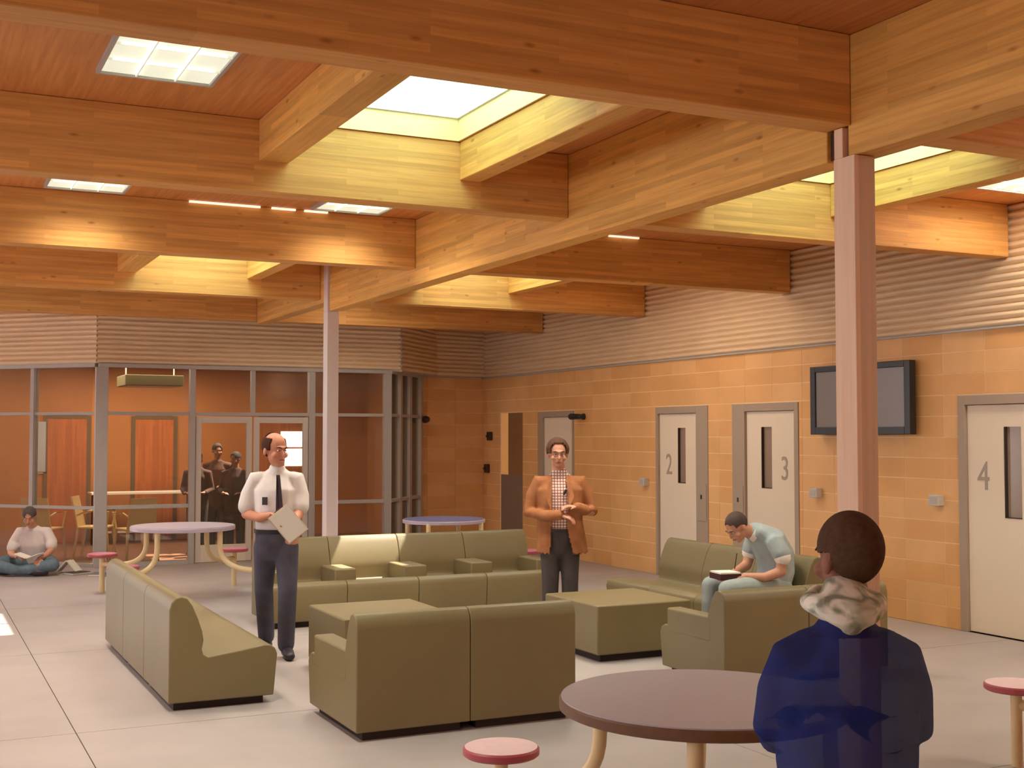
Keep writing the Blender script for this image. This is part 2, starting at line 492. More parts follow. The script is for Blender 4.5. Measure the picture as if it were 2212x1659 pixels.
for a, b, z0, z1 in ((2.37, 3.43, .05, .755), (2.37, 3.43, .805, 2.0), (2.37, 3.43, 2.045, HZ), (3.51, 4.27, 2.045, HZ), (4.33, 5.10, 2.045, HZ),
                     (5.19, 6.23, .05, .755), (5.19, 6.23, .805, 2.0), (5.19, 6.23, 2.045, HZ)):
    MB().box(dx(a), -0.004, z0, dx(b), 0.004, z1).build('pane', M_GLASS, g2)
for n, (a, b) in ((6, (3.52, 4.29)), (7, (4.32, 5.09))):
    d = empty('door_%d' % n, (a, 17.0, 0)); d['kind'] = 'structure'
    w = b - a; f = MB(); s = 0.075
    f.box(0, -0.025, 0.01, s, 0.025, 1.985); f.box(w - s, -0.025, 0.01, w, 0.025, 1.985); f.box(s, -0.025, 1.9, w - s, 0.025, 1.985)
    lf = f.build('leaf_frame', mat('pale_leaf_frame', (205, 196, 184), 0.45), d, bevel=0.003)
    MB().box(s, -0.022, 0.01, w - s, 0.022, 0.24).build('kick_panel', mat('cream_kick', (222, 208, 182), 0.5), d)
    MB().box(s, -0.004, 0.24, w - s, 0.004, 1.9).build('pane', M_GLASS, d)
    MB().box(w - s - 0.01 if n == 6 else 0.02, -0.06, 0.9, w - s + 0.02 if n == 6 else 0.05, -0.03, 1.15).build('door_handle', M_GREYFR, d)
g3 = seg_wall('window_3', (6.34, 17.02), (7.28, 18.12), [(0.35, 0.09), (0.78, 0.10), (1.30, 0.09)], [(0.0, 1.4, 2.0, 0.045), (0.0, 1.4, 0.755, 0.05)])
for a, b in ((0.02, 0.3), (0.4, 0.73), (0.83, 1.25)):
    for z0, z1 in ((0.05, 0.755), (0.805, 2.0), (2.045, HZ)):
        MB().box(a, -0.004, z0, b, 0.004, z1).build('pane', M_GLASS, g3)
# cladding above the glazing
cl = struct('wall_back', MB().box(2.2, 17.03, 2.68, 6.46, 17.2, 3.7), M_METALCLAD)
corrugate((2.22, 16.96), (6.47, 16.96), 2.68, 3.70).build('corrugated_cladding', M_METALCLAD, cl, smooth=True, fixn=False)
corrugate((-0.62, 19.85), (2.22, 16.96), 2.68, 3.70).build('corrugated_cladding', M_METALCLAD, cl, smooth=True, fixn=False)
corrugate((6.47, 16.96), (7.50, 18.05), 2.68, 3.70).build('corrugated_cladding', M_METALCLAD, cl, smooth=True, fixn=False)
corrugate((7.50, 18.05), (8.42, 18.22), 2.68, 3.70).build('corrugated_cladding', M_METALCLAD, cl, smooth=True, fixn=False)
mb = MB(); mb.prism([(6.3, 16.97), (6.47, 16.98), (7.5, 18.06), (8.40, 18.24), (8.40, 18.3), (7.0, 18.3)], lambda p, z: (p[0], p[1], z), 2.665, 2.69)
mb.build('cladding_flashing', M_GREYFR, cl)
MB().box(6.45, 16.97, 2.66, 6.5, 17.02, 3.7).build('corner_flashing', M_GREYFR, cl)

# room behind the glazing
br = MB(); br.box(-3.2, 21.1, 0, 7.6, 21.3, 3.0); br.box(7.42, 18.45, 0, 7.6, 21.1, 3.0); br.box(-0.95, 19.6, 0, -0.75, 21.1, 3.8)
wb = struct('wall_back_room', br, M_BROWNW)
bc = MB()
hx0, hx1, hy0, hy1 = 4.75, 5.35, 17.75, 18.75
for (a, b, c, d) in ((2.3, hx0, 17.1, 21.2), (hx1, 6.4, 17.1, 21.2), (hx0, hx1, 17.1, hy0), (hx0, hx1, hy1, 21.2)):
    bc.box(a, c, 2.9, b, d, 3.0)
bc.prism([(2.3, 17.12), (-0.66, 20.1), (-0.8, 21.2), (2.3, 21.2)], lambda p, z: (p[0], p[1], z), 2.9, 3.0)
bc.prism([(6.4, 17.2), (7.40, 18.36), (7.42, 21.2), (6.4, 21.2)], lambda p, z: (p[0], p[1], z), 2.9, 3.0)
cbk = struct('ceiling_back_room', bc, M_BROWNW)

# ------------------------------------------------------------------ ceiling deck with skylight openings
CZ = 3.69
holes = [(xa, xb, ya, yb) for (xa, xb) in (SKY_L, SKY_R) for (ya, yb) in ROWS]
cm = MB()
XM = (SKY_L[1] + SKY_R[0]) / 2
for (xa_, xb_, (ha, hb), rows_) in ((-5, XM, SKY_L, ROWS), (XM, 8.6, SKY_R, ROWS_R)):
    ysplit = [-2.0] + [v for r_ in rows_ for v in r_] + [20.0]
    for i in range(len(ysplit) - 1):
        ya, yb = ysplit[i], ysplit[i + 1]
        if i % 2 == 0:
            cm.box(xa_, ya, CZ, xb_, min(yb, 20.0 if xa_ < 0 else 17.7), CZ + 0.12)
        else:
            cm.box(xa_, ya, CZ, ha, yb, CZ + 0.12); cm.box(hb, ya, CZ, xb_, yb, CZ + 0.12)
cm.box(6.2, 17.7, CZ, 8.6, 18.6, CZ + 0.12)
cei = struct('ceiling', cm, W_PLY)

# ------------------------------------------------------------------ beams
BZ0, BZ1, BT = 3.24, 3.688, 0.17
GX0, GX1 = 4.12, 4.28
def timber(name, x0, y0, z0, x1, y1, z1, m, label, cat, group, bev=0.004):
    o = MB().box(x0, y0, z0, x1, y1, z1).build(name, m, bevel=bev, seg=1)
    return tag(o, label, cat, group)
beamY = [(4.65, 'nearest'), (7.53, 'second'), (10.42, 'third'), (13.30, 'fourth'), (16.10, 'fifth')]
gb = 'laminated ceiling beams'
lab_l = ['huge laminated timber beam nearest the viewer, running in from the left to the foreground column',
         'laminated timber beam lit pale by the largest skylight, left of the long girder',
         'unlit laminated timber beam with a thin strip of gap light along its top, left of the girder',
         'laminated timber beam behind the unlit one, with a small glowing patch, left of girder',
         'farthest laminated timber beam over the glass screen, left of the girder']
lab_r = ['laminated timber beam crossing overhead at the upper right edge, behind the foreground column',
         'laminated timber beam lit by a skylight behind the foreground column, ending at the corrugated wall',
         'laminated timber beam ending in mid wall left of the foreground column, third from front',
         'laminated timber beam with a small yellow well above it, right of the girder',
         'farthest and lowest-looking laminated timber beam right of the back column']
for i, (yy, _) in enumerate(beamY):
    timber('ceiling_beam', -5, yy, BZ0, GX0 - 0.003, yy + 0.18, BZ1, W_X, lab_l[i], 'beam', gb)
    timber('ceiling_beam', GX1 + 0.003, yy, BZ0, WX - 0.045, yy + 0.18, BZ1, W_X, lab_r[i], 'beam', gb)
timber('girder', GX0, -2.0, 3.09, GX1, 4.675, 3.688, W_Y, 'deep laminated girder overhead at the upper right corner, nearer than the column', 'beam', 'deep girders')
timber('girder', GX0, 4.83, 3.09, GX1, 12.97, 3.688, W_Y, 'long deep laminated girder running from the foreground column to the back column', 'beam', 'deep girders')
timber('girder', GX0, 13.14, 3.20, GX1, 16.098, 3.688, W_Y, 'short laminated girder beyond the back column, over the glass screen', 'beam', 'deep girders')
# columns
def column(y0, label):
    r = thing('column', (4.165, y0 + 0.075, 0), label, 'column', 'square timber columns')
    mb = MB().box(-0.065, -0.075, 0, 0.065, 0.075, 3.087)
    if y0 < 6: mb.box(-0.065, 0.008, 3.087, 0.065, 0.07, 3.236)
    else: mb.box(-0.065, -0.07, 3.087, 0.065, 0.07, 3.6)
    mb.build('shaft', W_COL if y0 < 6 else mat('pale_post', (216, 200, 196), 0.45), r, bevel=0.004)  # back column has a paler material than the front one
    MB().box(-0.09, -0.10, 0, 0.09, 0.10, 0.012).build('base_plate', M_STEEL, r)
    if y0 < 6:
        MB().box(-0.02, 0.075, 3.10, 0.05, 0.145, 3.235).build('steel_plate', M_STEEL, r)
column(4.61, 'square timber column in the foreground, passing in front of the wall screen')
column(12.98, 'slim pale column in the middle distance standing behind the sofas')

# joists framing each skylight
gj = 'short joists framing the skylights'
jl = {(0, 0): ('short joist along the left side of the largest skylight', 'short glowing joist along the right side of the largest skylight'),
      (0, 1): ('small joist at the left of the glowing patch on the fourth beam, far left', 'small joist at the right of the glowing patch on the fourth beam, far left'),
      (1, 0): ('short joist left of the skylight behind the foreground column, hidden by the girder', 'brightly lit joist right of the foreground column, under the upper right corner'),
      (1, 1): ('small joist left of the far skylight beyond the girder', 'small yellow-lit joist right of the far skylight beyond the girder')}
for i, (xa, xb) in enumerate((SKY_L, SKY_R)):
    for j, (ya, yb) in enumerate(ROWSET[i]):
        b0 = beamY[0][0] + 0.18 if j == 0 else beamY[2][0] + 0.18
        b1 = beamY[1][0] if j == 0 else beamY[3][0]
        timber('joist', xa - 0.19, b0 + 0.003, 3.43, xa, b1 - 0.003, 3.688, W_Y, jl[(i, j)][0], 'joist', gj)
        timber('joist', xb, b0 + 0.003, 3.43, xb + 0.15, b1 - 0.003, 3.688, W_Y, jl[(i, j)][1], 'joist', gj)
# skylights
sl = {(0, 0): 'largest skylight, bright white opening behind the nearest beam',
      (0, 1): 'skylight above the glowing patch at the far left, hidden by beams',
      (1, 0): 'skylight just behind the foreground column, mostly hidden',
      (1, 1): 'far skylight beyond the girder, above the small yellow well'}
for i, (xa, xb) in enumerate((SKY_L, SKY_R)):
    for j, (ya, yb) in enumerate(ROWSET[i]):
        cx, cy = (xa + xb) / 2, (ya + yb) / 2
        r = thing('skylight', (cx, cy, CZ), sl[(i, j)], 'skylight', 'roof skylights')
        hx, hy = (xb - xa) / 2, (yb - ya) / 2
        t = 0.03
        ln = MB()
        ln.box(-hx + .001, -hy + .001, 0.0, -hx + .016, hy - .001, 0.15); ln.box(hx - .016, -hy + .001, 0.0, hx - .001, hy - .001, 0.15)
        ln.box(-hx + .016, -hy + .001, 0.0, hx - .016, -hy + .016, 0.15); ln.box(-hx + .016, hy - .016, 0.0, hx - .016, hy - .001, 0.15)
        ln.build('lining', W_LINE, r)
        cu = MB(); a, b, e = hx - 0.03, hy - 0.03, 0.06
        for z0, z1 in ((0.15, 0.46),):
            cu.box(-a - e, -b - e, z0, -a, b + e, z1); cu.box(a, -b - e, z0, a + e, b + e, z1)
            cu.box(-a, -b - e, z0, a, -b, z1); cu.box(-a, b, z0, a, b + e, z1)
        cu.build('curb', M_WHITE, r)
        f = MB(); e2 = 0.05
        f.box(-a, -b, 0.46, -a + e2, b, 0.50); f.box(a - e2, -b, 0.46, a, b, 0.50); f.box(-a + e2, -b, 0.46, a - e2, -b + e2, 0.50); f.box(-a + e2, b - e2, 0.46, a - e2, b, 0.50)
        f.box(-a + e2, -0.02, 0.465, a - e2, 0.02, 0.495)
        f.build('window_frame', M_GREYFR, r)
        if j == 0:
            MB().box(-a - e, -b - e, 0.505, a + e, b + e, 0.515).build('diffuser', M_SKYLID, r)  # opaque glowing lid added to imitate bright sky and keep the sun out
        else:
            MB().box(-a, -b, 0.505, a, b, 0.509).build('pane', glass('skylight_glass_%d' % i, (0.97, 0.98, 1.0), 0.0), r)

# ceiling lights
LAMP = 1.0
SPREAD = math.radians(115)      # louvred fittings throw their light downwards
LAMPC = (1.0, 0.90, 0.76)
def troffer(x0, y0, x1, y1, label, power, group='rectangular ceiling lights'):
    cx, cy = (x0 + x1) / 2, (y0 + y1) / 2; hx, hy = (x1 - x0) / 2, (y1 - y0) / 2
    r = thing('ceiling_light', (cx, cy, CZ), label, 'light', group)
    f = MB(); e = 0.02
    f.box(-hx, -hy, -0.03, -hx + e, hy, -0.001); f.box(hx - e, -hy, -0.03, hx, hy, -0.001); f.box(-hx + e, -hy, -0.03, hx - e, -hy + e, -0.001); f.box(-hx + e, hy - e, -0.03, hx - e, hy, -0.001)
    f.build('housing', M_GREYFR, r)
    lv = MB()
    for k in range(1, 4): lv.box(-hx + e, -hy + 2 * hy * k / 4 - 0.004, -0.028, hx - e, -hy + 2 * hy * k / 4 + 0.004, -0.016)
    for k in range(1, 3): lv.box(-hx + 2 * hx * k / 3 - 0.004, -hy + e, -0.028, -hx + 2 * hx * k / 3 + 0.004, hy - e, -0.016)
    lv.build('louvre', mat('pale_louvre', (222, 224, 206), 0.4, emit=0.2), r)
    MB().box(-hx + e, -hy + e, -0.016, hx - e, hy - e, -0.008).build('diffuser', M_TROFFER, r)
    a = area('ceiling_light_lamp', (cx, cy, CZ - 0.017), 2 * hx - 0.1, 2 * hy - 0.1, power * LAMP, LAMPC, SPREAD if x0 < 5 else PI)
troffer(0.87, 5.72, 1.49, 6.86, 'rectangular louvred ceiling light in the upper left corner of the view', 18)
troffer(0.92, 9.05, 1.53, 10.24, 'ceiling light seen edge-on at the far left above the third beam', 18)
troffer(3.08, 9.05, 3.70, 10.24, 'ceiling light seen edge-on just left of the girder, above the third beam', 18)
troffer(7.45, 6.05, 8.07, 7.05, 'ceiling light at the right edge of the view, beyond the lit joist', 17)
OUT = 'unseen ceiling lights added for brightness'
for k_, (x_, y_, w_) in enumerate(((7.2, 2.9, 34), (6.9, 0.5, 14), (-1.6, 5.9, 14), (-1.6, 9.0, 14), (-1.6, 12.0, 16), (4.75, 8.0, 20), (6.6, 10.75, 11), (1.0, 14.3, 18), (5.0, 14.3, 10))):  # fittings added out of sight to brighten the room
    troffer(x_, y_, x_ + 0.62, y_ + 1.2, 'unseen louvred ceiling light added to brighten the room', w_, OUT)
gs = 'thin strips of gap light along the third beam'
for x0, x1, lb in ((2.08, 2.68, 'longest thin white strip of gap light along the top of the third beam'),
                   (2.78, 2.99, 'short thin strip of gap light, middle one of three along the third beam'),
                   (3.07, 3.28, 'faint thin strip of gap light along third beam, closest to the girder on its left'),
                   (6.14, 6.48, 'thin strip of gap light along the third beam on the right side of the girder')):
    MBs = MB().box(x0, 10.385, 3.672, x1, 10.410, 3.687)  # glowing bar stands in for light showing in the gap above the beam
    tag(MBs.build('gap_light_strip', M_STRIP), lb, 'light', gs)

# ------------------------------------------------------------------ wall fittings
tv = thing('television', (WX, 9.32, 2.08), 'black-framed flat television on the block wall behind the foreground column', 'television')
h, w = 0.345, 0.70
f = MB(); e = 0.075
f.box(-0.13, -w, -h, -0.05, -w + e, h); f.box(-0.13, w - e, -h, -0.05, w, h); f.box(-0.13, -w + e, -h, -0.05, w - e, -h + e); f.box(-0.13, -w + e, h - e * 0.8, -0.05, w - e, h)
f.box(-0.07, -w + e, -h + e, -0.05, w - e, h - e)
f.build('bezel', M_BLACK, tv, bevel=0.006)
f = MB(); e3 = 0.055; z0, z1 = -h + 0.02, h - 0.02
MB().box(-0.115, -w + e, -h + e, -0.105, w - e, h - e * 0.8).build('screen', M_SCREEN, tv)
MB().box(-0.05, -0.12, -0.12, -0.004, 0.12, 0.12).build('wall_bracket', M_BLACK, tv)
for yy, lb in ((8.40, 'small grey intercom box beside the nearest door at the right edge'), (10.06, 'small grey intercom box below the television, beside the foreground column'), (13.35, 'smallest, farthest grey intercom box, beside the standing man in the tan jacket')):
    r = thing('intercom_box', (WX, yy, 1.14), lb, 'intercom', 'grey intercom boxes')
    MB().box(-0.075, -0.06, -0.05, -0.002, 0.06, 0.05).build('housing', mat('intercom_grey', (198, 190, 180), 0.4), r, bevel=0.006)
    MB().box(-0.079, -0.04, -0.03, -0.075, 0.04, 0.03).build('cover', mat('intercom_cover', (186, 178, 170), 0.4), r)
r = thing('security_camera', (WX, 14.95, 1.99), 'small dark wall camera on a short arm beside the door behind the man', 'camera')
MB().loft([(0, 0, 0), (-0.10, 0.02, 0)], [0.012, 0.012]).build('arm', M_BLACK, r)
MB().loft([(-0.10, -0.06, 0), (-0.14, 0.12, 0.0)], [0.035, 0.045]).build('body', M_BLACK, r, smooth=True)
MB().loft([(-0.002, 0, 0), (-0.012, 0, 0)], [0.045, 0.045]).build('mount', M_BLACK, r)
for yy, zz, lb in ((18.0, 1.72, 'upper dark wall device in the far right corner'), (18.1, 1.20, 'lower dark wall device in the far right corner')):
    r = thing('wall_device', (WX, yy, zz), lb, 'switch', 'dark devices in the corner')
    MB().box(-0.05, -0.07, -0.07, -0.002, 0.07, 0.07).build('housing', M_STEEL, r, bevel=0.01)
    MB().loft([(-0.05, 0, 0), (-0.075, 0, 0)], [0.03, 0.02]).build('knob', M_BLACK, r, smooth=True)
r = thing('wall_bell', (7.28, 18.02, 1.98), 'small round dark bell at the corner of the glass screen', 'bell')
MB().loft([(0, -0.03, 0), (0, -0.10, 0)], [0.06, 0.05]).build('dome', M_STEEL, r, smooth=True)
MB().loft([(0, 0.02, 0), (0, -0.03, 0)], [0.02, 0.02]).build('bracket', M_BLACK, r)

# ------------------------------------------------------------------ sofas
PROF = [(0, .05), (0, .63), (.012, .675), (.04, .705), (.075, .712), (.11, .70), (.145, .65), (.18, .565), (.205, .49), (.215, .43), (.205, .375), (.215, .34),
        (.245, .325), (.40, .345), (.60, .375), (.64, .372), (.67, .35), (.683, .31), (.66, .05)]
def prof(depth, H=0.712):
    k = (depth - 0.245) / (0.683 - 0.245)
    return [((u if u <= .245 else .245 + (u - .245) * k), z * H / 0.712) for u, z in PROF]
def sofa(name, loc, rz, L, n, depth, label, arms=(), H=0.712, armu=(0.30, 0.80), group='olive lounge seating', armz=0.5):
    """local: length along +x from 0, back at y=0, seat faces +y"""
    r = thing(name, loc, label, 'sofa', group, rz)
    P = prof(depth, H); w = L / n
    for i in range(n):
        a, b = i * w + 0.0015, (i + 1) * w - 0.0015
        mb = MB().prism(P, lambda p, x: (x, p[0], p[1]), a, b)
        o = mb.build('seat_module', M_OLIVE, r, bevel=0.008, seg=3, smooth=True)
        MB().box(a + 0.05, 0.04, 0, b - 0.05, depth - 0.08, 0.052).build('plinth', M_PLINTH, r)
    for (x0, x1) in arms:
        MB().box(x0, armu[0] * depth, 0.3, x1, armu[1] * depth, armz).build('armrest', M_OLIVE, r, bevel=0.014, seg=3, smooth=True)
    return r
# A: back toward us
sofa('loveseat', (2.29, 6.68, 0), 0, 1.41, 2, 0.93, 'olive two-seat sofa in front centre, its plain back turned to the viewer', arms=((0.0, 0.13), (1.28, 1.41)), armu=(0.2, 0.87), armz=0.49)
# E: back toward us, right
sofa('loveseat', (4.99, 6.94, 0), 0, 1.45, 2, 0.80, 'olive two-seat sofa behind the round foreground table, partly hidden by the hooded person', arms=((0.0, 0.12), (1.33, 1.45)), H=0.665, armu=(0.2, 0.88), armz=0.475)
# B: left, faces +x   (local +y -> world +x means rz=-90; length runs toward -y)
sofa('three_seat_sofa', (1.49, 10.66, 0), -PI / 2, 2.74, 3, 0.69, 'armless olive three-seat sofa at left, seen end-on with its curved profile')
# C: faces -y: rz=180, length runs toward -x
sofa('four_seat_sofa', (5.74, 11.57, 0), PI, 2.81, 4, 0.73, 'long olive sofa at the back facing the viewer, with box armrests between seats',
     arms=((0.0, 0.12), (0.60, 0.83), (1.29, 1.52), (1.99, 2.2), (2.69, 2.81)), armu=(0.28, 0.86), H=0.76)
# D: faces -x: rz=+90 : local +y -> world -x ; length runs toward +y
sofa('three_seat_sofa', (6.74, 7.98, 0), PI / 2, 2.16, 3, 0.80, 'olive sofa along the right, on which the man in blue-grey scrubs sits', H=0.74)
def ottoman(x0, y0, x1, y1, H, label):
    r = thing('ottoman_table', ((x0 + x1) / 2, (y0 + y1) / 2, 0), label, 'ottoman', 'olive box tables')
    hx, hy = (x1 - x0) / 2, (y1 - y0) / 2
    MB().box(-hx, -hy, 0.055, hx, hy, H).build('padded_block', M_OLIVE, r, bevel=0.012, seg=3, smooth=True)
    MB().box(-hx + 0.05, -hy + 0.05, 0, hx - 0.05, hy - 0.05, 0.057).build('plinth', M_PLINTH, r)
ottoman(4.73, 8.20, 5.58, 9.06, 0.43, 'square olive box table between the two right-hand sofas')
ottoman(2.74, 8.26, 3.56, 9.10, 0.45, 'square olive box table just behind the front centre sofa')

# ------------------------------------------------------------------ tables with attached stools
def bez(p0, p1, p2, n=8):
    return [tuple((1 - t) ** 2 * a + 2 * t * (1 - t) * b + t * t * c for a, b, c in zip(p0, p1, p2)) for t in [i / n for i in range(n + 1)]]
def table(cx, cy, R, dirs, mtop, medge, mstool, label, lr=0.46, sr=1.02, tube=0.028, Hs=0.43, tops=True):
    r = thing('cluster_table', (cx, cy, 0), label, 'table', 'round tables with attached stools')
    if tops:
        tp = MB().lathe([(R - 0.006, 0.757), (R, 0.751), (R, 0.72), (R - 0.01, 0.715)], n=64)
        tp.build('table_edge', medge, r, smooth=True)
        MB().lathe([(R - 0.008, 0.74), (R - 0.008, 0.762)], n=64).build('tabletop', mtop, r)
    MB().box(-lr * .7, -0.02, 0.69, lr * .7, 0.02, 0.715).build('brace', M_STEEL, r)
    for ang, srr in dirs:
        c, s = math.cos(ang), math.sin(ang)
        P = [(lr * c, lr * s, 0.715), (lr * c, lr * s, 0.60)]
        P += bez((lr * c, lr * s, 0.56), (lr * c, lr * s, 0.335), ((srr - 0.22) * c, (srr - 0.22) * s, 0.315), 9)
        P += [((srr) * c, (srr) * s, 0.315)]
        MB().loft(P, [tube] * len(P), ref=(-s, c, 0), n=14).build('leg', M_CREAM, r, smooth=True)
        MB().loft([(srr * c, srr * s, 0.0), (srr * c, srr * s, Hs - 0.035)], [tube * 1.05] * 2, ref=(1, 0, 0), n=14, caps=False).build('stool_post', M_CREAM, r, smooth=True)
        st = MB().lathe([(0.150, Hs - 0.038), (0.160, Hs - 0.030), (0.160, Hs - 0.008), (0.152, Hs - 0.001)], cx=srr * c, cy=srr * s, n=40).build('stool_rim', M_PINKR, r, smooth=True)
        MB().lathe([(0.152, Hs - 0.01), (0.152, Hs)], cx=srr * c, cy=srr * s, n=40).build('stool_seat', mstool, r)
    return r
# foreground table: leg directions in the camera's plan frame turned into the world
def wa(dxc, dyc):
    r_ = Vector((math.cos(YAW), -math.sin(YAW))) ; f_ = Vector((math.sin(YAW), math.cos(YAW)))
    v = r_ * dxc + f_ * dyc
    return math.atan2(v.y, v.x)
table(2.655, 3.83, 0.53, [(math.atan2(0.87, -0.41), 0.96), (wa(0.12, 0.98), 1.0), (wa(-0.2, -0.95), 1.0), (wa(0.95, -0.1), 1.0)], M_LAV, M_EDGE, M_PINK,
      'large mauve round table in the foreground with a pale pink stool')
D4 = [(math.radians(a), 1.03) for a in (45, 135, 225, 315)]
table(2.68, 13.54, 0.55, D4, M_LAV2, M_LAV2, M_PINKD, 'pale lavender round table with rose stools near the glass screen at left')
table(5.62, 13.3, 0.48, D4, M_BLUE, M_LAV2, M_PINKD, 'bluish round table behind the back sofa, near the far corner')
table(5.97, 4.00, 0.50, [(math.atan2(0.71, -0.74), 1.02), (math.radians(45), 1.02), (math.radians(225), 1.02), (math.radians(315), 1.02)], M_LAV, M_EDGE, M_PINK,
      'round table off the right edge, only its pink stool in view')

# ------------------------------------------------------------------ behind the glass
def idoor(n, x0, x1, win=False):
    r = empty('door_%d' % n, ((x0 + x1) / 2, 21.1, 0)); r['kind'] = 'structure'; hx = (x1 - x0) / 2
    f = MB(); f.box(-hx - 0.06, -0.03, 0, -hx, 0, 2.05); f.box(hx, -0.03, 0, hx + 0.06, 0, 2.05); f.box(-hx, -0.03, 2.0, hx, 0, 2.06)
    f.build('door_frame', mat('dark_bronze_frame', (96, 82, 62), 0.5), r)
    lf = MB().box(-hx, -0.02, 0.01, hx, -0.001, 2.0).build('door_leaf', M_ORANGE, r)
    if win:
        for z0, z1 in ((1.20, 1.50), (1.53, 1.80)):
            MB().box(-0.02, -0.03, z0, 0.36, -0.021, z1).build('window_pane', M_WIN, lf)
    return r
idoor(8, 2.02, 2.62); idoor(9, 3.38, 4.0); idoor(10, 5.45, 6.25, True)
r = empty('window_4', (1.82, 21.09, 0)); r['kind'] = 'structure'
MB().box(0.02, -0.03, 1.15, 0.17, 0, 1.95).build('pane', M_PALEBLUE, r)
MB().box(0.0, -0.02, 1.12, 0.19, 0.0, 1.15).build('sill', M_JAMB, r)
r = thing('ceiling_grille', (3.25, 19.0, 2.62), 'dull green ceiling grille seen through the top of the glass', 'vent')
MB().box(-0.42, -0.4, -0.16, 0.42, 0.4, -0.002).build('housing', M_GREEN, r, bevel=0.01)
MB().box(-0.38, -0.36, -0.165, 0.38, 0.36, -0.16).build('grille', M_JAMB, r)
for s_ in (-0.35, 0.35): MB().loft([(s_, 0, -0.01), (s_, 0, 0.28)], [0.01, 0.01], n=8).build('hanger', M_GREYFR, r)
r = thing('long_counter', (3.7, 20.5, 0), 'dark counter with pale edges behind the glass', 'counter')
MB().box(-1.1, -0.25, 0.80, 1.0, 0.25, 0.83).build('worktop', M_PAPER, r)
MB().box(-1.05, -0.2, 0, -1.0, 0.2, 0.80).build('leg', M_STEEL, r)
MB().box(0.9, -0.2, 0, 0.95, 0.2, 0.80).build('leg', M_STEEL, r)
MB().box(-1.0, -0.02, 0.18, 0.9, 0.0, 0.21).build('foot_rail', M_PAPER, r)
r = thing('equipment_shelf', (0.2, 20.8, 0), 'dark equipment shelf behind the glass at the far left', 'shelf')
MB().box(-1.2, -0.25, 0.0, 1.0, 0.25, 0.9).build('cabinet', mat('dark_olive_cabinet', (86, 70, 48), 0.6), r)
for k in range(7):
    MB().box(-1.1 + k * 0.28, -0.2, 0.9, -0.9 + k * 0.28, 0.1, 1.18 + 0.08 * (k % 2)).build('equipment_box', M_STEEL, r)

def chair(x, y, rz, label):
    r = thing('plastic_chair', (x, y, 0), label, 'chair', 'cream plastic chairs behind the glass', rz)
    for sx in (-1, 1):
        MB().loft([(sx * .19, .19, .43), (sx * .23, .25, 0)], [.022, .016]).build('leg', M_CHAIR, r, smooth=True)
        MB().loft([(sx * .19, -.19, .43), (sx * .22, -.24, 0)], [.022, .016]).build('leg', M_CHAIR, r, smooth=True)
        MB().loft([(sx * .19, -.19, .43), (sx * .22, -.23, .66), (sx * .22, .10, .66), (sx * .20, .20, .62)], [.015] * 4).build('armrest', M_CHAIR, r, smooth=True)
    MB().box(-.21, -.21, .42, .21, .21, .45).build('seat', M_CHAIR, r, bevel=.01)
    b = MB(); n = 6
    vs = []; fs = []
    for i in range(n + 1):
        t = i / n; z = .45 + .42 * t; yy = .19 + .09 * t
        for xx in (-.21 + .02 * t, .21 - .02 * t):
            vs += [(xx, yy, z), (xx, yy + .02, z)]
    for i in range(n):
        a = i * 4; c = a + 4
        fs += [(a, a + 2, c + 2, c), (a + 1, c + 1, c + 3, a + 3), (a, c, c + 1, a + 1), (a + 2, a + 3, c + 3, c + 2)]
    fs += [(0, 1, 3, 2), (n * 4, n * 4 + 2, n * 4 + 3, n * 4 + 1)]
    b.add(vs, fs).build('backrest', M_CHAIR, r)
chair(1.72, 18.35, 2.6, 'cream plastic chair behind the glass, directly behind the man on the floor')
chair(2.42, 18.4, 1.2, 'cream plastic chair behind the glass, left of the wide corner post')
chair(2.86, 17.75, 3.4, 'cream plastic chair behind the glass, right of the wide corner post')

# ------------------------------------------------------------------ people
def remesh(mb, name, m, parent, vox=0.008, smooth=4, fac=0.5):
    me = mb.mesh(name + '_src', m)
    bm = bmesh.new(); bm.from_mesh(me); bmesh.ops.recalc_face_normals(bm, faces=bm.faces); bm.to_mesh(me); bm.free()
    o = bpy.data.objects.new(name + '_src', me); COL.objects.link(o)
    r = o.modifiers.new('r', 'REMESH'); r.mode = 'VOXEL'; r.voxel_size = vox; r.use_smooth_shade = True
    if smooth:
        sm = o.modifiers.new('s', 'SMOOTH'); sm.factor = fac; sm.iterations = smooth
    me2 = bpy.data.meshes.new_from_object(o.evaluated_get(bpy.context.evaluated_depsgraph_get()))
    bpy.data.objects.remove(o); bpy.data.meshes.remove(me)
    me2.name = name
    if not me2.materials: me2.materials.append(m)
    for p in me2.polygons: p.use_smooth = True
    o2 = bpy.data.objects.new(name, me2); COL.objects.link(o2)
    if parent: o2.parent = parent
    return o2
def trim(o, keep):
    bm = bmesh.new(); bm.from_mesh(o.data)
    bmesh.ops.delete(bm, geom=[f for f in bm.faces if not keep(f.calc_center_median())], context='FACES')
    bm.to_mesh(o.data); bm.free(); return o
def thick(o, t, off=1):
    mo = o.modifiers.new('solid', 'SOLIDIFY'); mo.thickness = t; mo.offset = off; return o
V = Vector
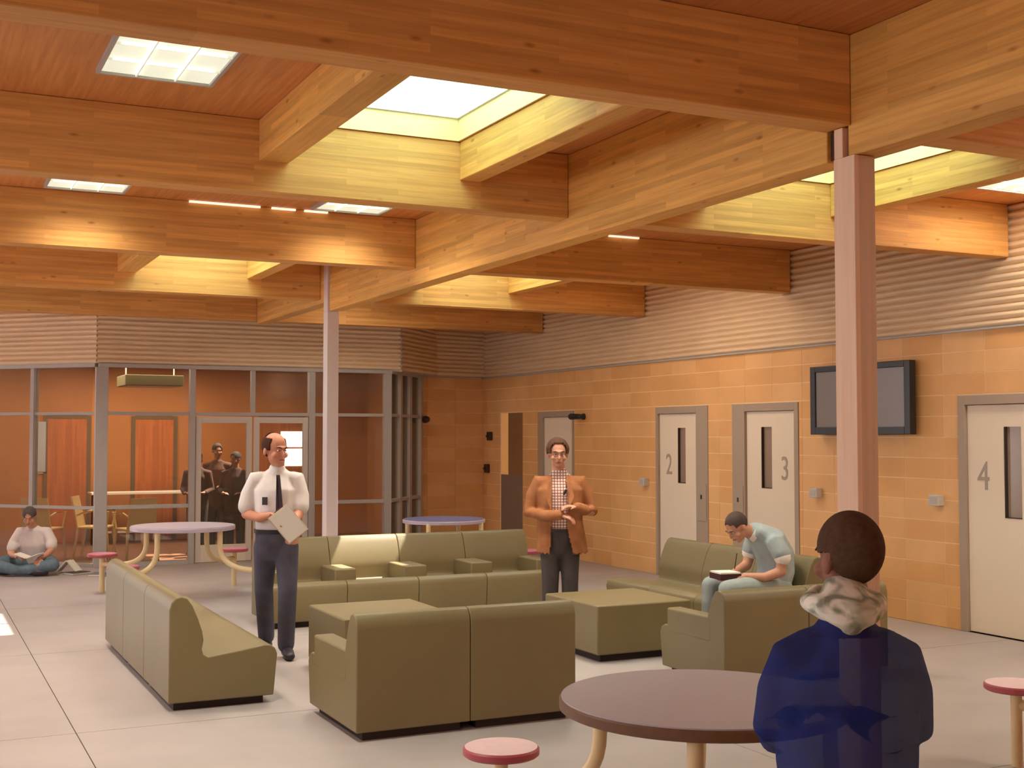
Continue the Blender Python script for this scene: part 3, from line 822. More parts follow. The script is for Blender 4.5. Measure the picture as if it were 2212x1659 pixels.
def head_prims(mb, c, M, k=1.0, ears=True):
    """c: centre of the skull; M: head frame (face looks to local -y)"""
    q = lambda x, y, z: c + M @ V((x * k, y * k, z * k))
    mb.ell(q(0, 0.012, 0.028), (0.076 * k, 0.094 * k, 0.092 * k), M)
    mb.ell(q(0, -0.022, -0.035), (0.058 * k, 0.066 * k, 0.078 * k), M)
    mb.ell(q(0, -0.052, -0.092), (0.030 * k, 0.030 * k, 0.022 * k), M)
    mb.ell(q(0, -0.080, 0.022), (0.045 * k, 0.012 * k, 0.014 * k), M)
    mb.loft([q(0, -0.080, 0.010), q(0, -0.100, -0.022), q(0, -0.100, -0.030)], [0.008 * k, 0.012 * k, 0.012 * k], n=10)
    mb.ell(q(0, -0.084, -0.058), (0.022 * k, 0.010 * k, 0.011 * k), M)
    for s in (-1, 1):
        mb.ell(q(s * 0.045, -0.060, -0.030), (0.022 * k, 0.022 * k, 0.022 * k), M)
        if ears: mb.ell(q(s * 0.078, 0.012, -0.012), (0.010 * k, 0.018 * k, 0.030 * k), M)
def face_parts(parent, c, M, k, hairm, glasses=False, mouthc=(150, 84, 76), brow=True):
    q = lambda x, y, z: c + M @ V((x * k, y * k, z * k))
    for s in (-1, 1):
        MB().ell(q(s * 0.030, -0.0770, 0.004), (0.0105 * k, 0.008 * k, 0.0055 * k), M, 10, 6).build('eye', mat('eye_white', (222, 214, 204), 0.3), parent, smooth=True)
        MB().ell(q(s * 0.030, -0.0835, 0.004), (0.0050 * k, 0.0035 * k, 0.0050 * k), M, 8, 6).build('iris', mat('dark_iris', (50, 36, 28), 0.3), parent, smooth=True)
        if brow: MB().loft([q(s * 0.014, -0.092, 0.024), q(s * 0.032, -0.090, 0.030), q(s * 0.048, -0.078, 0.024)], [0.003 * k, 0.0045 * k, 0.003 * k], n=8).build('eyebrow', hairm, parent, smooth=True)
    MB().loft([q(-0.022, -0.088, -0.062), q(0, -0.095, -0.059), q(0.022, -0.088, -0.062)], [(0.003 * k, 0.003 * k), (0.004 * k, 0.006 * k), (0.003 * k, 0.003 * k)], ref=(0, 0, 1), n=8).build('mouth', mat('lip_%d' % mouthc[0], mouthc, 0.5), parent, smooth=True)
    if glasses:
        gm = mat('thin_glasses_frame', (92, 80, 74), 0.3)
        g = MB()
        for s in (-1, 1):
            ring = [q(s * 0.031 + 0.020 * math.cos(a), -0.100, 0.002 + 0.015 * math.sin(a)) for a in [i * PI / 6 for i in range(13)]]
            g.loft(ring, [0.0018 * k] * 13, n=6, caps=False)
            g.loft([q(s * 0.051, -0.098, 0.006), q(s * 0.078, 0.0, 0.004)], [0.0018 * k] * 2, n=6)
        g.loft([q(-0.011, -0.100, 0.004), q(0.011, -0.100, 0.004)], [0.0018 * k] * 2, n=6)
        g.build('glasses', gm, parent)
def hand_prims(mb, wrist, d, nrm, curl=0.5, k=1.0, thumb=1):
    """palm and five fingers; d: pointing direction, nrm: palm normal (fingers curl toward it)"""
    d = V(d).normalized(); nrm = V(nrm); nrm = (nrm - d * d.dot(nrm)).normalized(); sd = d.cross(nrm).normalized() * thumb
    w = V(wrist)
    mb.loft([w, w + d * 0.045 * k, w + d * 0.085 * k], [(0.024 * k, 0.017 * k), (0.038 * k, 0.015 * k), (0.040 * k, 0.012 * k)], ref=nrm, n=12)
    Ls = (0.070, 0.080, 0.074, 0.058)
    for i, L_ in enumerate(Ls):
        off = sd * (0.030 - i * 0.0205) * k
        b = w + d * 0.078 * k + off; L1 = L_ * k
        a1, a2, a3 = curl * 0.6, curl * 1.5, curl * 2.3
        p1 = b + (d * math.cos(a1) + nrm * math.sin(a1)) * L1 * 0.45
        p2 = p1 + (d * math.cos(a2) + nrm * math.sin(a2)) * L1 * 0.32
        p3 = p2 + (d * math.cos(a3) + nrm * math.sin(a3)) * L1 * 0.23
        mb.loft([b - d * 0.02 * k, b, p1, p2, p3], [0.0088 * k, 0.0088 * k, 0.0084 * k, 0.0078 * k, 0.0068 * k], ref=nrm, n=8)
    t0 = w + d * 0.018 * k + sd * 0.022 * k
    t1 = t0 + (sd * 0.75 + d * 0.6).normalized() * 0.040 * k
    t2 = t1 + (sd * 0.25 + d * 0.9 + nrm * 0.45).normalized() * 0.034 * k
    mb.loft([t0, t1, t2], [0.013 * k, 0.0105 * k, 0.008 * k], ref=nrm, n=8)
def hair_cap(c, M, k, m, parent, cut, r=(0.084, 0.104, 0.100), oy=0.014, oz=0.030, vox=0.006, extra=None, name='hair'):
    """rounded shell over the skull; cut(x, y, z) in head coordinates is True where there is hair"""
    mb = MB(); mb.ell(c + M @ V((0, oy * k, oz * k)), tuple(v * k for v in r), M, 28, 18)
    if extra: extra(mb)
    o = remesh(mb, name, m, parent, vox * k, 2)
    Mi = M.inverted()
    def keep(p):
        l = Mi @ (p - c) / k
        return cut(l.x, l.y, l.z)
    trim(o, keep); thick(o, 0.010 * k, -1)
    return o
def rot(yaw=0.0, pitch=0.0, roll=0.0):
    """yaw>0 turns the face to image right, pitch>0 looks down"""
    return (Matrix.Rotation(yaw, 3, 'Z') @ Matrix.Rotation(roll, 3, 'Y') @ Matrix.Rotation(pitch, 3, 'X'))
def person(px_loc, label, rz=None, group=None):
    r = thing('person', (px_loc[0], px_loc[1], 0), label, 'person', group, -YAW if rz is None else rz)
    return r
A1 = 0.90   # the figures are faintly see-through in the picture
def cloth(name, rgb, a=A1, rough=0.8, var=0.12, vs=14):
    return mat(name, rgb, rough, var, vs, bump=0.15, bscale=24, alpha=a, spec=0.15)
SKIN = mat('fair_skin', (206, 150, 122), 0.55, 0.05, 20, alpha=A1)
SKIN2 = mat('ruddy_skin', (204, 140, 112), 0.55, 0.05, 20, alpha=A1)
SKIN3 = mat('brown_skin', (140, 92, 70), 0.55, 0.05, 20)

# --- man in white shirt, walking with a clipboard
def man_shirt():
    r = person((2.60, 9.52), 'man in white short-sleeved shirt and dark tie, walking with papers at the left')
    M = rot(0.85, 0.12); hc = V((-0.01, -0.01, 1.612)); k = 1.10
    b = MB(); head_prims(b, hc, M, k)
    b.loft([(0, 0.03, 1.38), (0.005, 0.015, 1.46), (0.01, 0.01, 1.55)], [0.062, 0.056, 0.054])
    b.loft([(0, 0.02, 0.90), (0, 0.02, 1.02), (0, 0.01, 1.15), (0, 0.02, 1.28), (0, 0.03, 1.38)], [(0.15, 0.105), (0.15, 0.11), (0.155, 0.12), (0.17, 0.11), (0.13, 0.075)])
    ra = [(-0.17, 0.03, 1.38), (-0.215, 0.03, 1.25), (-0.235, 0.02, 1.11)]; rf = [(-0.235, 0.02, 1.11), (-0.10, -0.14, 1.09), (0.0, -0.225, 1.115)]
    la = [(0.16, 0.03, 1.38), (0.185, 0.02, 1.26), (0.185, -0.02, 1.13)]; lf = [(0.185, -0.02, 1.13), (0.17, -0.14, 1.07), (0.145, -0.235, 1.03)]
    b.loft(ra, [0.050, 0.046, 0.042]); b.loft(rf, [0.042, 0.036, 0.027]); b.loft(la, [0.050, 0.046, 0.042]); b.loft(lf, [0.042, 0.036, 0.027])
    hand_prims(b, rf[-1], (0.75, -0.35, 0.12), (0.1, -0.3, -1), 0.45, 1.0, -1)
    hand_prims(b, lf[-1], (-0.75, -0.2, 0.1), (0, -0.2, 1), 0.6, 1.0, -1)
    LL = [(-0.09, 0.03, 0.92), (-0.11, 0.10, 0.52), (-0.125, 0.30, 0.10)]; RL = [(0.09, 0.0, 0.92), (0.105, -0.06, 0.52), (0.085, 0.0, 0.08)]
    for L_ in (LL, RL): b.loft(L_, [0.085, 0.058, 0.040])
    b.loft([(-0.125, 0.30, 0.06), (-0.135, 0.19, 0.035)], [0.036, 0.032]); b.loft([(0.085, 0.0, 0.05), (0.135, -0.10, 0.035)], [0.036, 0.032])
    remesh(b, 'body', SKIN2, r, 0.0065)
    face = empty('face'); face.parent = r
    HM = cloth('dark_brown_hair', (70, 44, 34), A1)
    # hair: sides and back, thin on the crown
    hair_cap(hc, M, k, HM, r, lambda x, y, z: (y > -0.03 and z > -0.05 and (z < 0.085 or y > 0.055)) and not (abs(x) > 0.05 and y < 0.02 and z < 0.0))
    face_parts(face, hc, M, k, HM)
    W = cloth('white_shirt', (226, 220, 216), A1, var=0.05)
    t = MB()
    t.loft([(0, 0.02, 0.985), (0, 0.02, 1.03), (0, 0.005, 1.15), (0, 0.015, 1.29), (0, 0.03, 1.39)], [(0.165, 0.125), (0.165, 0.13), (0.168, 0.135), (0.178, 0.125), (0.13, 0.085)])
    t.loft([(-0.12, 0.03, 1.385)] + ra[:1] + [(-0.22, 0.03, 1.26), (-0.235, 0.025, 1.17)], [0.06, 0.066, 0.066, 0.07]); t.loft([(0.12, 0.03, 1.385)] + la[:1] + [(0.188, 0.02, 1.26), (0.19, -0.005, 1.17)], [0.06, 0.066, 0.066, 0.07])
    t.loft([(0.0, 0.025, 1.40), (0.004, 0.015, 1.455)], [0.078, 0.068])
    remesh(t, 'shirt', W, r, 0.009, 4)
    T = cloth('dark_tie', (66, 52, 58), 1.0)
    tie = MB(); tie.prism([(-0.014, 1.42), (0.014, 1.42), (0.018, 1.39), (0.034, 1.12), (0.0, 1.07), (-0.026, 1.12), (-0.012, 1.39)], lambda p, yy: (p[0] + 0.035 + (1.42 - p[1]) * 0.06, yy - 0.05 * min(1, (1.44 - p[1]) / 0.12) , p[1]), -0.112, -0.100)
    tie.build('tie', T, r, bevel=0.002)
    MB().box(-0.08, -0.150, 1.19, -0.04, -0.132, 1.25).build('badge', mat('dark_badge', (60, 52, 56), 0.4), r)
    P = cloth('navy_trousers', (84, 84, 98), 0.88)
    p = MB()
    p.loft([(0, 0.025, 0.82), (0, 0.02, 0.90), (0, 0.02, 0.975)], [(0.165, 0.115), (0.172, 0.125), (0.165, 0.122)], caps=True)
    p.loft([(-0.085, 0.03, 0.86), (-0.11, 0.10, 0.52), (-0.125, 0.285, 0.12)], [0.095, 0.074, 0.066]); p.loft([(0.085, 0.0, 0.86), (0.105, -0.06, 0.52), (0.085, 0.0, 0.10)], [0.095, 0.074, 0.066])
    remesh(p, 'trousers', P, r, 0.009, 4)
    be = MB().loft([(0, 0.02, 0.965), (0, 0.02, 0.995)], [(0.176, 0.134), (0.176, 0.134)], caps=False, n=28); be.build('belt', mat('dark_belt', (46, 36, 34), 0.5), r, smooth=True)
    SH = mat('dark_shoe_leather', (52, 48, 56), 0.4)
    for (a, c) in (((-0.125, 0.33, 0.045), (-0.14, 0.12, 0.035)), ((0.082, 0.03, 0.045), (0.145, -0.16, 0.035))):
        s_ = MB().loft([a, tuple((u + v) / 2 + (0.008 if i == 2 else 0) for i, (u, v) in enumerate(zip(a, c))), c], [(0.042, 0.045), (0.045, 0.042), (0.040, 0.032)], ref=(0, 0, 1))
        o = s_.build('shoe', SH, r, smooth=True)
    return r
man_shirt()
cb = thing('clipboard', (2.60, 9.52, 0), 'beige clipboard of papers held by the man in the white shirt', 'clipboard', rz=-YAW)
Mc = Matrix.Rotation(math.radians(-38), 3, 'Y') @ Matrix.Rotation(math.radians(12), 3, 'X')
def plate(cx, sx, sy, sz, M):
    mb = MB().box(-sx, -sy, -sz, sx, sy, sz); mb.v = [tuple(V(cx) + M @ V(v)) for v in mb.v]; return mb
plate((0.150, -0.30, 1.055), 0.092, 0.004, 0.128, Mc).build('board', mat('beige_board', (206, 184, 168), 0.6), cb, bevel=0.002)
plate((0.152, -0.306, 1.055), 0.085, 0.002, 0.120, Mc).build('paper_sheet', M_PAPER, cb)
plate((0.075, -0.308, 1.15), 0.03, 0.006, 0.012, Mc).build('clip', M_BLACK, cb)

# --- man in a tan jacket
def check(name, c1, c2, s=42.0):
    m = bpy.data.materials.new(name); m.use_nodes = True; nt = m.node_tree; N = nt.nodes; L = nt.links
    b = N['Principled BSDF']; b.inputs['Roughness'].default_value = 0.8
    tc = N.new('ShaderNodeTexCoord'); mp = N.new('ShaderNodeMapping'); L.new(tc.outputs['Object'], mp.inputs[0]); mp.inputs['Rotation'].default_value = (math.pi / 2, 0, 0)
    br = N.new('ShaderNodeTexBrick'); br.offset = 0; L.new(mp.outputs[0], br.inputs[0])
    br.inputs['Scale'].default_value = s; br.inputs['Brick Width'].default_value = 1; br.inputs['Row Height'].default_value = 1; br.inputs['Mortar Size'].default_value = 0.16; br.inputs['Mortar Smooth'].default_value = 0.4
    br.inputs['Color1'].default_value = lin(c1) + (1,); br.inputs['Color2'].default_value = lin(c1) + (1,); br.inputs['Mortar'].default_value = lin(c2) + (1,)
    L.new(br.outputs[0], b.inputs['Base Color']); return m
def man_jacket():
    r = person((5.15, 9.58), 'man in open tan jacket and checked shirt, hands together, standing before the far doors')
    M = rot(0.10, 0.10); hc = V((-0.02, -0.02, 1.565)); k = 1.04
    b = MB(); head_prims(b, hc, M, k)
    b.loft([(0, 0.03, 1.33), (-0.01, 0.01, 1.42), (-0.02, -0.01, 1.50)], [0.064, 0.060, 0.056])
    b.loft([(0, 0.02, 0.84), (0, 0.02, 0.97), (0, 0.0, 1.10), (0, 0.01, 1.22), (0, 0.03, 1.32)], [(0.15, 0.105), (0.155, 0.12), (0.155, 0.12), (0.17, 0.115), (0.13, 0.075)])
    ra = [(-0.18, 0.03, 1.315), (-0.235, 0.04, 1.20), (-0.265, 0.02, 1.05)]; rf = [(-0.265, 0.02, 1.05), (-0.12, -0.16, 1.03), (0.0, -0.235, 1.045)]
    la = [(0.18, 0.03, 1.315), (0.235, 0.04, 1.20), (0.275, 0.02, 1.06)]; lf = [(0.275, 0.02, 1.06), (0.21, -0.15, 1.08), (0.135, -0.215, 1.11)]
    b.loft(ra, [0.050, 0.046, 0.042]); b.loft(rf, [0.042, 0.036, 0.027]); b.loft(la, [0.050, 0.046, 0.042]); b.loft(lf, [0.042, 0.036, 0.027])
    hand_prims(b, rf[-1], (0.8, -0.15, -0.25), (0.1, 0.2, -1), 0.55, 1.0, 1)
    hand_prims(b, lf[-1], (-0.8, -0.25, 0.10), (0, 0.1, -1), 0.5, 1.0, 1)
    for s in (-1, 1): b.loft([(s * 0.09, 0.03, 0.86), (s * 0.085, 0.0, 0.48), (s * 0.09, 0.04, 0.09)], [0.085, 0.058, 0.040]); b.loft([(s * .09, .04, .06), (s * .11, -.10, .035)], [.036, .032])
    remesh(b, 'body', SKIN, r, 0.0065)
    HM = cloth('mid_brown_hair', (92, 66, 50), A1)
    hair_cap(hc, M, k, HM, r, lambda x, y, z: z > 0.0 - 0.5 * max(0, y) and (y > -0.055 or z > 0.085) and not (abs(x) < 0.045 and y < -0.03 and z < 0.10) and not (abs(x) > 0.06 and y < 0.0 and z < 0.01),
             r=(0.098, 0.106, 0.106), oz=0.034,
             extra=lambda mb: [mb.ell(hc + M @ V((s * 0.072, 0.0, 0.045)), (0.030, 0.05, 0.036), M) for s in (-1, 1)])
    face_parts(r, hc, M, k, HM, glasses=True)
    sh = MB(); CK = check('red_checked_shirt', (216, 190, 176), (120, 58, 56), 40)
    sh.loft([(0, 0.02, 0.86), (0, 0.01, 0.98), (0, -0.01, 1.10), (0, 0.0, 1.22), (0, 0.03, 1.33)], [(0.165, 0.12), (0.168, 0.135), (0.165, 0.135), (0.178, 0.125), (0.12, 0.085)])
    sh.loft([(0.0, 0.02, 1.34), (-0.006, 0.012, 1.40)], [0.078, 0.070])
    remesh(sh, 'shirt', CK, r, 0.009, 3)
    J = cloth('tan_jacket', (166, 110, 72), A1, var=0.16)
    j = MB()
    j.loft([(0.02, 0.03, 0.68), (0.01, 0.03, 0.84), (0, 0.02, 0.98), (0, 0.0, 1.12), (0, 0.01, 1.24), (0, 0.03, 1.345)], [(0.23, 0.16), (0.215, 0.155), (0.20, 0.155), (0.20, 0.155), (0.21, 0.145), (0.135, 0.095)])
    for arm, fo in ((ra, rf), (la, lf)):
        e = V(fo[-1]) * 0.90 + V(fo[1]) * 0.10
        j.loft([(arm[0][0] * 0.7, 0.03, 1.315)] + [arm[0]] + arm[1:] + [fo[1], tuple(e)], [0.07, 0.074, 0.066, 0.062, 0.052, 0.046])
    jo = remesh(j, 'jacket', J, r, 0.010, 3)
    def keep(p):
        if p.y < -0.02 and p.z > 0.60:
            w = 0.062 + max(0, 0.95 - p.z) * 0.10
            if p.z > 1.30: w = 0.05
            if -0.045 - w * 0.55 < p.x < w + max(0, 0.9 - p.z) * 0.12 and p.y > -0.185 and not (p.y < -0.17): return False
        if p.z > 1.37 or p.z < 0.70: return False
        return True
    trim(jo, keep); thick(jo, 0.010, -1)
    for s, x0 in ((-1, -0.085), (1, 0.07)):
        lp = MB(); lp.add([(x0 + s * -0.0, -0.150, 1.08), (x0 + s * 0.045, -0.155, 1.20), (x0 + s * 0.02, -0.135, 1.31), (x0 - s * 0.015, -0.10, 1.35),
                           (x0 + s * -0.0, -0.158, 1.08), (x0 + s * 0.045, -0.166, 1.20), (x0 + s * 0.02, -0.146, 1.31), (x0 - s * 0.015, -0.112, 1.35)],
                          [(0, 1, 2, 3), (4, 7, 6, 5), (0, 4, 5, 1), (1, 5, 6, 2), (2, 6, 7, 3), (3, 7, 4, 0)]).build('lapel', cloth('tan_lapel', (178, 122, 84), 1.0), r)
    MB().box(-0.19, -0.150, 0.93, -0.09, -0.140, 0.945).build('pocket_flap', J, r)
    p = MB(); G = cloth('dark_grey_trousers', (78, 72, 70), 0.95)
    p.loft([(0, 0.025, 0.76), (0, 0.02, 0.84), (0, 0.02, 0.90)], [(0.16, 0.115), (0.172, 0.13), (0.17, 0.135)])
    for s in (-1, 1): p.loft([(s * 0.085, 0.03, 0.80), (s * 0.085, 0.0, 0.48), (s * 0.09, 0.04, 0.10)], [0.096, 0.076, 0.066])
    remesh(p, 'trousers', G, r, 0.010, 4)
    MB().loft([(0, 0.02, 0.885), (0, 0.02, 0.915)], [(0.174, 0.140), (0.174, 0.140)], caps=False, n=28).build('belt', mat('dark_belt', (46, 36, 34), 0.5), r, smooth=True)
    for s in (-1, 1): MB().loft([(s * .09, .06, .045), (s * .10, -.02, .05), (s * .12, -.13, .035)], [(.042, .045), (.045, .044), (.040, .032)], ref=(0, 0, 1)).build('shoe', mat('dark_shoe_leather', (52, 48, 56), 0.4), r, smooth=True)
    MB().loft([(0.03, -0.145, 1.22), (0.045, -0.150, 1.25)], [0.010, 0.013]).build('clip_microphone', M_BLACK, r, smooth=True)
man_jacket()

# --- man in scrubs, bent over his papers on the right sofa (faces image left)
def man_scrubs():
    r = person((6.31, 8.20), 'man in blue-grey scrubs with white sleeve cuffs, bent over papers on the right sofa', rz=-0.16)
    M = Matrix.Rotation(math.radians(-82), 3, 'Z') @ Matrix.Rotation(math.radians(40), 3, 'X')
    hc = V((-0.265, -0.02, 0.985)); k = 0.98
    b = MB(); head_prims(b, hc, M, k)
    b.loft([(-0.10, 0.0, 0.92), (-0.17, -0.005, 0.955), (-0.235, -0.015, 0.975)], [0.062, 0.056, 0.054], ref=(0, 1, 0))
    b.loft([(0.06, 0, 0.50), (0.09, 0, 0.62), (0.08, 0, 0.75), (0.02, 0, 0.86), (-0.07, 0, 0.93)], [(0.11, 0.16), (0.12, 0.15), (0.125, 0.16), (0.12, 0.18), (0.07, 0.13)], ref=(0, 1, 0))
    na = [(-0.01, -0.18, 0.87), (0.03, -0.225, 0.76), (0.015, -0.22, 0.635)]; nf = [(0.015, -0.22, 0.635), (-0.12, -0.20, 0.595), (-0.255, -0.13, 0.60)]
    fa = [(-0.01, 0.18, 0.87), (-0.02, 0.22, 0.76), (-0.06, 0.21, 0.65)]; ff = [(-0.06, 0.21, 0.65), (-0.20, 0.14, 0.60), (-0.32, 0.06, 0.57)]
    for p_ in (na, fa): b.loft(p_, [0.052, 0.047, 0.043])
    for p_ in (nf, ff): b.loft(p_, [0.043, 0.037, 0.027])
    hand_prims(b, nf[-1], (-0.8, 0.35, -0.05), (-0.2, 0.2, -1), 0.6, 1.0, -1)
    hand_prims(b, ff[-1], (-0.7, -0.5, -0.1), (0.1, 0.1, 1), 0.5, 1.0, -1)
    for s in (-1, 1):
        b.loft([(0.04, s * 0.10, 0.49), (-0.22, s * 0.14, 0.515), (-0.42, s * 0.15, 0.51)], [0.090, 0.076, 0.062]); b.loft([(-0.42, s * 0.15, 0.51), (-0.43, s * 0.15, 0.28), (-0.46, s * 0.15, 0.08)], [0.060, 0.052, 0.038])
        b.loft([(-0.46, s * .15, .06), (-0.58, s * .16, .035)], [.036, .030])
    remesh(b, 'body', SKIN, r, 0.007)
    HM = cloth('short_dark_hair', (84, 70, 66), A1)
    hair_cap(hc, M, k, HM, r, lambda x, y, z: z > 0.03 - 0.9 * max(0, y) and y > -0.065 + (0.02 if z < 0.07 else 0), r=(0.081, 0.100, 0.097))
    face_parts(r, hc, M, k, HM)
    S = cloth('blue_grey_scrubs', (166, 176, 176), 0.93, var=0.08)
    t = MB()
    t.loft([(0.06, 0, 0.50), (0.095, 0, 0.62), (0.085, 0, 0.75), (0.02, 0, 0.87), (-0.075, 0, 0.935)], [(0.135, 0.175), (0.145, 0.175), (0.15, 0.185), (0.135, 0.20), (0.085, 0.14)], ref=(0, 1, 0))
    for p_ in (na, fa): t.loft([(0.0, p_[0][1] * 0.6, 0.88)] + [p_[0], tuple(V(p_[1]) * 0.8 + V(p_[0]) * 0.2)], [0.07, 0.074, 0.076])
    remesh(t, 'scrub_top', S, r, 0.010, 4)
    for p_ in (na, fa):
        a_ = V(p_[1]) * 0.75 + V(p_[0]) * 0.25; c_ = V(p_[1]) * 0.93 + V(p_[2]) * 0.07
        MB().loft([tuple(a_), tuple(c_)], [0.066, 0.068], caps=True, n=18).build('sleeve_cuff', mat('white_cuff', (232, 226, 216), 0.8), r, smooth=True)
    MB().loft([(-0.10, -0.03, 0.93), (-0.135, -0.025, 0.945)], [(0.075, 0.070), (0.064, 0.062)], ref=(0, 1, 0), caps=False, n=18).build('collar', mat('white_cuff', (232, 226, 216), 0.8), r, smooth=True)
    p = MB()
    p.loft([(0.07, -0.1, 0.49), (0.07, 0.1, 0.49)], [(0.11, 0.10)] * 2, ref=(0, 0, 1))
    for s in (-1, 1):
        p.loft([(0.04, s * 0.10, 0.495), (-0.22, s * 0.14, 0.515), (-0.42, s * 0.15, 0.505)], [0.100, 0.088, 0.074]); p.loft([(-0.42, s * 0.15, 0.50), (-0.43, s * 0.15, 0.28), (-0.46, s * 0.15, 0.11)], [0.074, 0.068, 0.062])
    remesh(p, 'scrub_trousers', cloth('blue_grey_trousers', (156, 164, 160), 0.93, var=0.08), r, 0.010, 4)
    for s in (-1, 1): MB().loft([(-0.44, s * .15, .045), (-0.52, s * .155, .05), (-0.62, s * .16, .035)], [(.042, .045), (.045, .044), (.038, .030)], ref=(0, 0, 1)).build('shoe', mat('dark_shoe_leather', (52, 48, 56), 0.4), r, smooth=True)
    nb = thing('notebook', (6.31, 8.20, 0), 'dark red notebook with white pages on the lap of the man in scrubs', 'notebook', rz=-0.16)
    MB().box(-0.475, -0.14, 0.575, -0.29, 0.06, 0.622).build('cover', mat('dark_red_cover', (70, 32, 34), 0.6), nb, bevel=0.003)
    MB().box(-0.470, -0.135, 0.622, -0.295, 0.055, 0.634).build('pages', M_PAPER, nb)
    pn = tag(MB().loft([(-0.33, -0.10, 0.66), (-0.315, -0.11, 0.78)], [0.004, 0.004], n=8).build('pen', mat('dark_pen', (70, 40, 34), 0.4)), 'thin dark pen in the hand of the man in scrubs', 'pen')
    pn.location = (6.31, 8.20, 0); pn.rotation_euler = (0, 0, -0.16)
man_scrubs()

# --- man sitting cross-legged on the floor at the far left
def man_floor():
    r = person((1.42, 16.62), 'man in white tee and blue jeans, sitting cross-legged on the floor at far left')
    M = rot(0.15, 0.42); hc = V((-0.01, -0.05, 0.715)); k = 0.98
    b = MB(); head_prims(b, hc, M, k)
    b.loft([(0, 0.06, 0.52), (0, 0.03, 0.59), (-0.005, -0.01, 0.65)], [0.062, 0.056, 0.054])
    b.loft([(0, 0.14, 0.10), (0, 0.14, 0.24), (0, 0.10, 0.38), (0, 0.06, 0.50)], [(0.16, 0.12), (0.15, 0.11), (0.17, 0.11), (0.14, 0.08)])
    ra = [(-0.17, 0.07, 0.51), (-0.235, 0.05, 0.38), (-0.235, -0.05, 0.26)]; rf = [(-0.235, -0.05, 0.26), (-0.16, -0.16, 0.24), (-0.08, -0.24, 0.24)]
    la = [(0.17, 0.07, 0.51), (0.24, 0.03, 0.40), (0.27, -0.05, 0.30)]; lf = [(0.27, -0.05, 0.30), (0.24, -0.15, 0.24), (0.19, -0.24, 0.21)]
    for p_ in (ra, la): b.loft(p_, [0.052, 0.047, 0.043])
    for p_ in (rf, lf): b.loft(p_, [0.043, 0.036, 0.027])
    hand_prims(b, rf[-1], (0.7, -0.5, -0.1), (0, 0, -1), 0.3, 1.0, -1); hand_prims(b, lf[-1], (0.1, -0.8, -0.3), (0, 0, -1), 0.4, 1.0, 1)
    for s in (-1, 1):
        b.loft([(s * 0.10, 0.10, 0.11), (s * 0.27, -0.10, 0.15), (s * 0.36, -0.24, 0.13)], [0.088, 0.078, 0.062]); b.loft([(s * 0.36, -0.24, 0.13), (s * 0.10, -0.34, 0.09), (s * -0.14, -0.30, 0.07)], [0.060, 0.050, 0.038])
    remesh(b, 'body', SKIN, r, 0.008)
    HM = cloth('greying_dark_hair', (92, 84, 84), A1)
    hair_cap(hc, M, k, HM, r, lambda x, y, z: z > 0.02 - 0.8 * max(0, y) and y > -0.075)
    face_parts(r, hc, M, k, HM)
    t = MB()
    t.loft([(0, 0.14, 0.12), (0, 0.13, 0.24), (0, 0.095, 0.38), (0, 0.06, 0.51)], [(0.18, 0.14), (0.185, 0.14), (0.20, 0.135), (0.145, 0.095)])
    for p_ in (ra, la): t.loft([(p_[0][0] * 0.7, 0.07, 0.515), p_[0], p_[1], tuple(V(p_[1]) * 0.5 + V(p_[2]) * 0.5)], [0.066, 0.072, 0.070, 0.072])
    remesh(t, 'tee_shirt', cloth('white_tee', (222, 212, 208), A1, var=0.05), r, 0.010, 4)
    p = MB()
    p.loft([(-0.08, 0.13, 0.12), (0.08, 0.13, 0.12)], [(0.12, 0.13)] * 2, ref=(0, 1, 0))
    for s in (-1, 1):
        p.loft([(s * 0.10, 0.10, 0.12), (s * 0.27, -0.10, 0.15), (s * 0.36, -0.24, 0.13)], [0.105, 0.092, 0.080]); p.loft([(s * 0.36, -0.24, 0.13), (s * 0.10, -0.34, 0.09), (s * -0.06, -0.31, 0.075)], [0.080, 0.066, 0.056])
    remesh(p, 'jeans', cloth('faded_blue_jeans', (104, 124, 136), 0.93, var=0.15), r, 0.010, 4)
    for s in (-1, 1): MB().loft([(s * -0.10, -0.31 + s * .02, .06), (s * -0.20, -0.30 + s * .04, .05), (s * -0.30, -0.30, .045)], [.04, .042, .03], ref=(0, 0, 1)).build('shoe', mat('dark_shoe_leather', (52, 48, 56), 0.4), r, smooth=True)
    g = 'papers around the man on the floor'
    pp = thing('open_book', (1.42, 16.62, 0), 'open white book on the lap of the man on the floor', 'book', g, rz=-YAW)
    for s in (-1, 1): plate((0.09 + s * 0.075, -0.30, 0.255), 0.075, 0.10, 0.006, Matrix.Rotation(s * -0.35, 3, 'Y')).build('page_block', M_PAPER, pp)
    for (x_, y_, z_, a_, lb, cc) in ((1.93, 16.30, 0.012, 0.5, 'dark closed book on the floor beside the seated man', (66, 62, 62)), (2.16, 16.02, 0.012, 1.1, 'grey closed book lying nearest to the viewer by the seated man', (120, 120, 126))):
        bk = thing('book', (x_, y_, 0), lb, 'book', g, rz=a_)
        MB().box(-0.13, -0.10, 0, 0.13, 0.10, 0.004).build('back_cover', mat('cover_%d' % cc[0], cc, 0.6), bk)
        MB().box(-0.125, -0.095, 0.004, 0.125, 0.095, 0.026).build('page_block', M_PAPER, bk)
        MB().box(-0.13, -0.10, 0.026, 0.13, 0.10, 0.030).build('front_cover', mat('cover_%d' % cc[0], cc, 0.6), bk)
    op = thing('open_book', (1.86, 16.52, 0), 'open book standing half-raised on the floor to the right of the seated man', 'book', g, rz=-YAW)
    for s in (-1, 1): plate((s * 0.07, 0, 0.085), 0.09, 0.10, 0.008, Matrix.Rotation(s * 0.85, 3, 'Y')).build('page_block', M_PAPER, op)
man_floor()

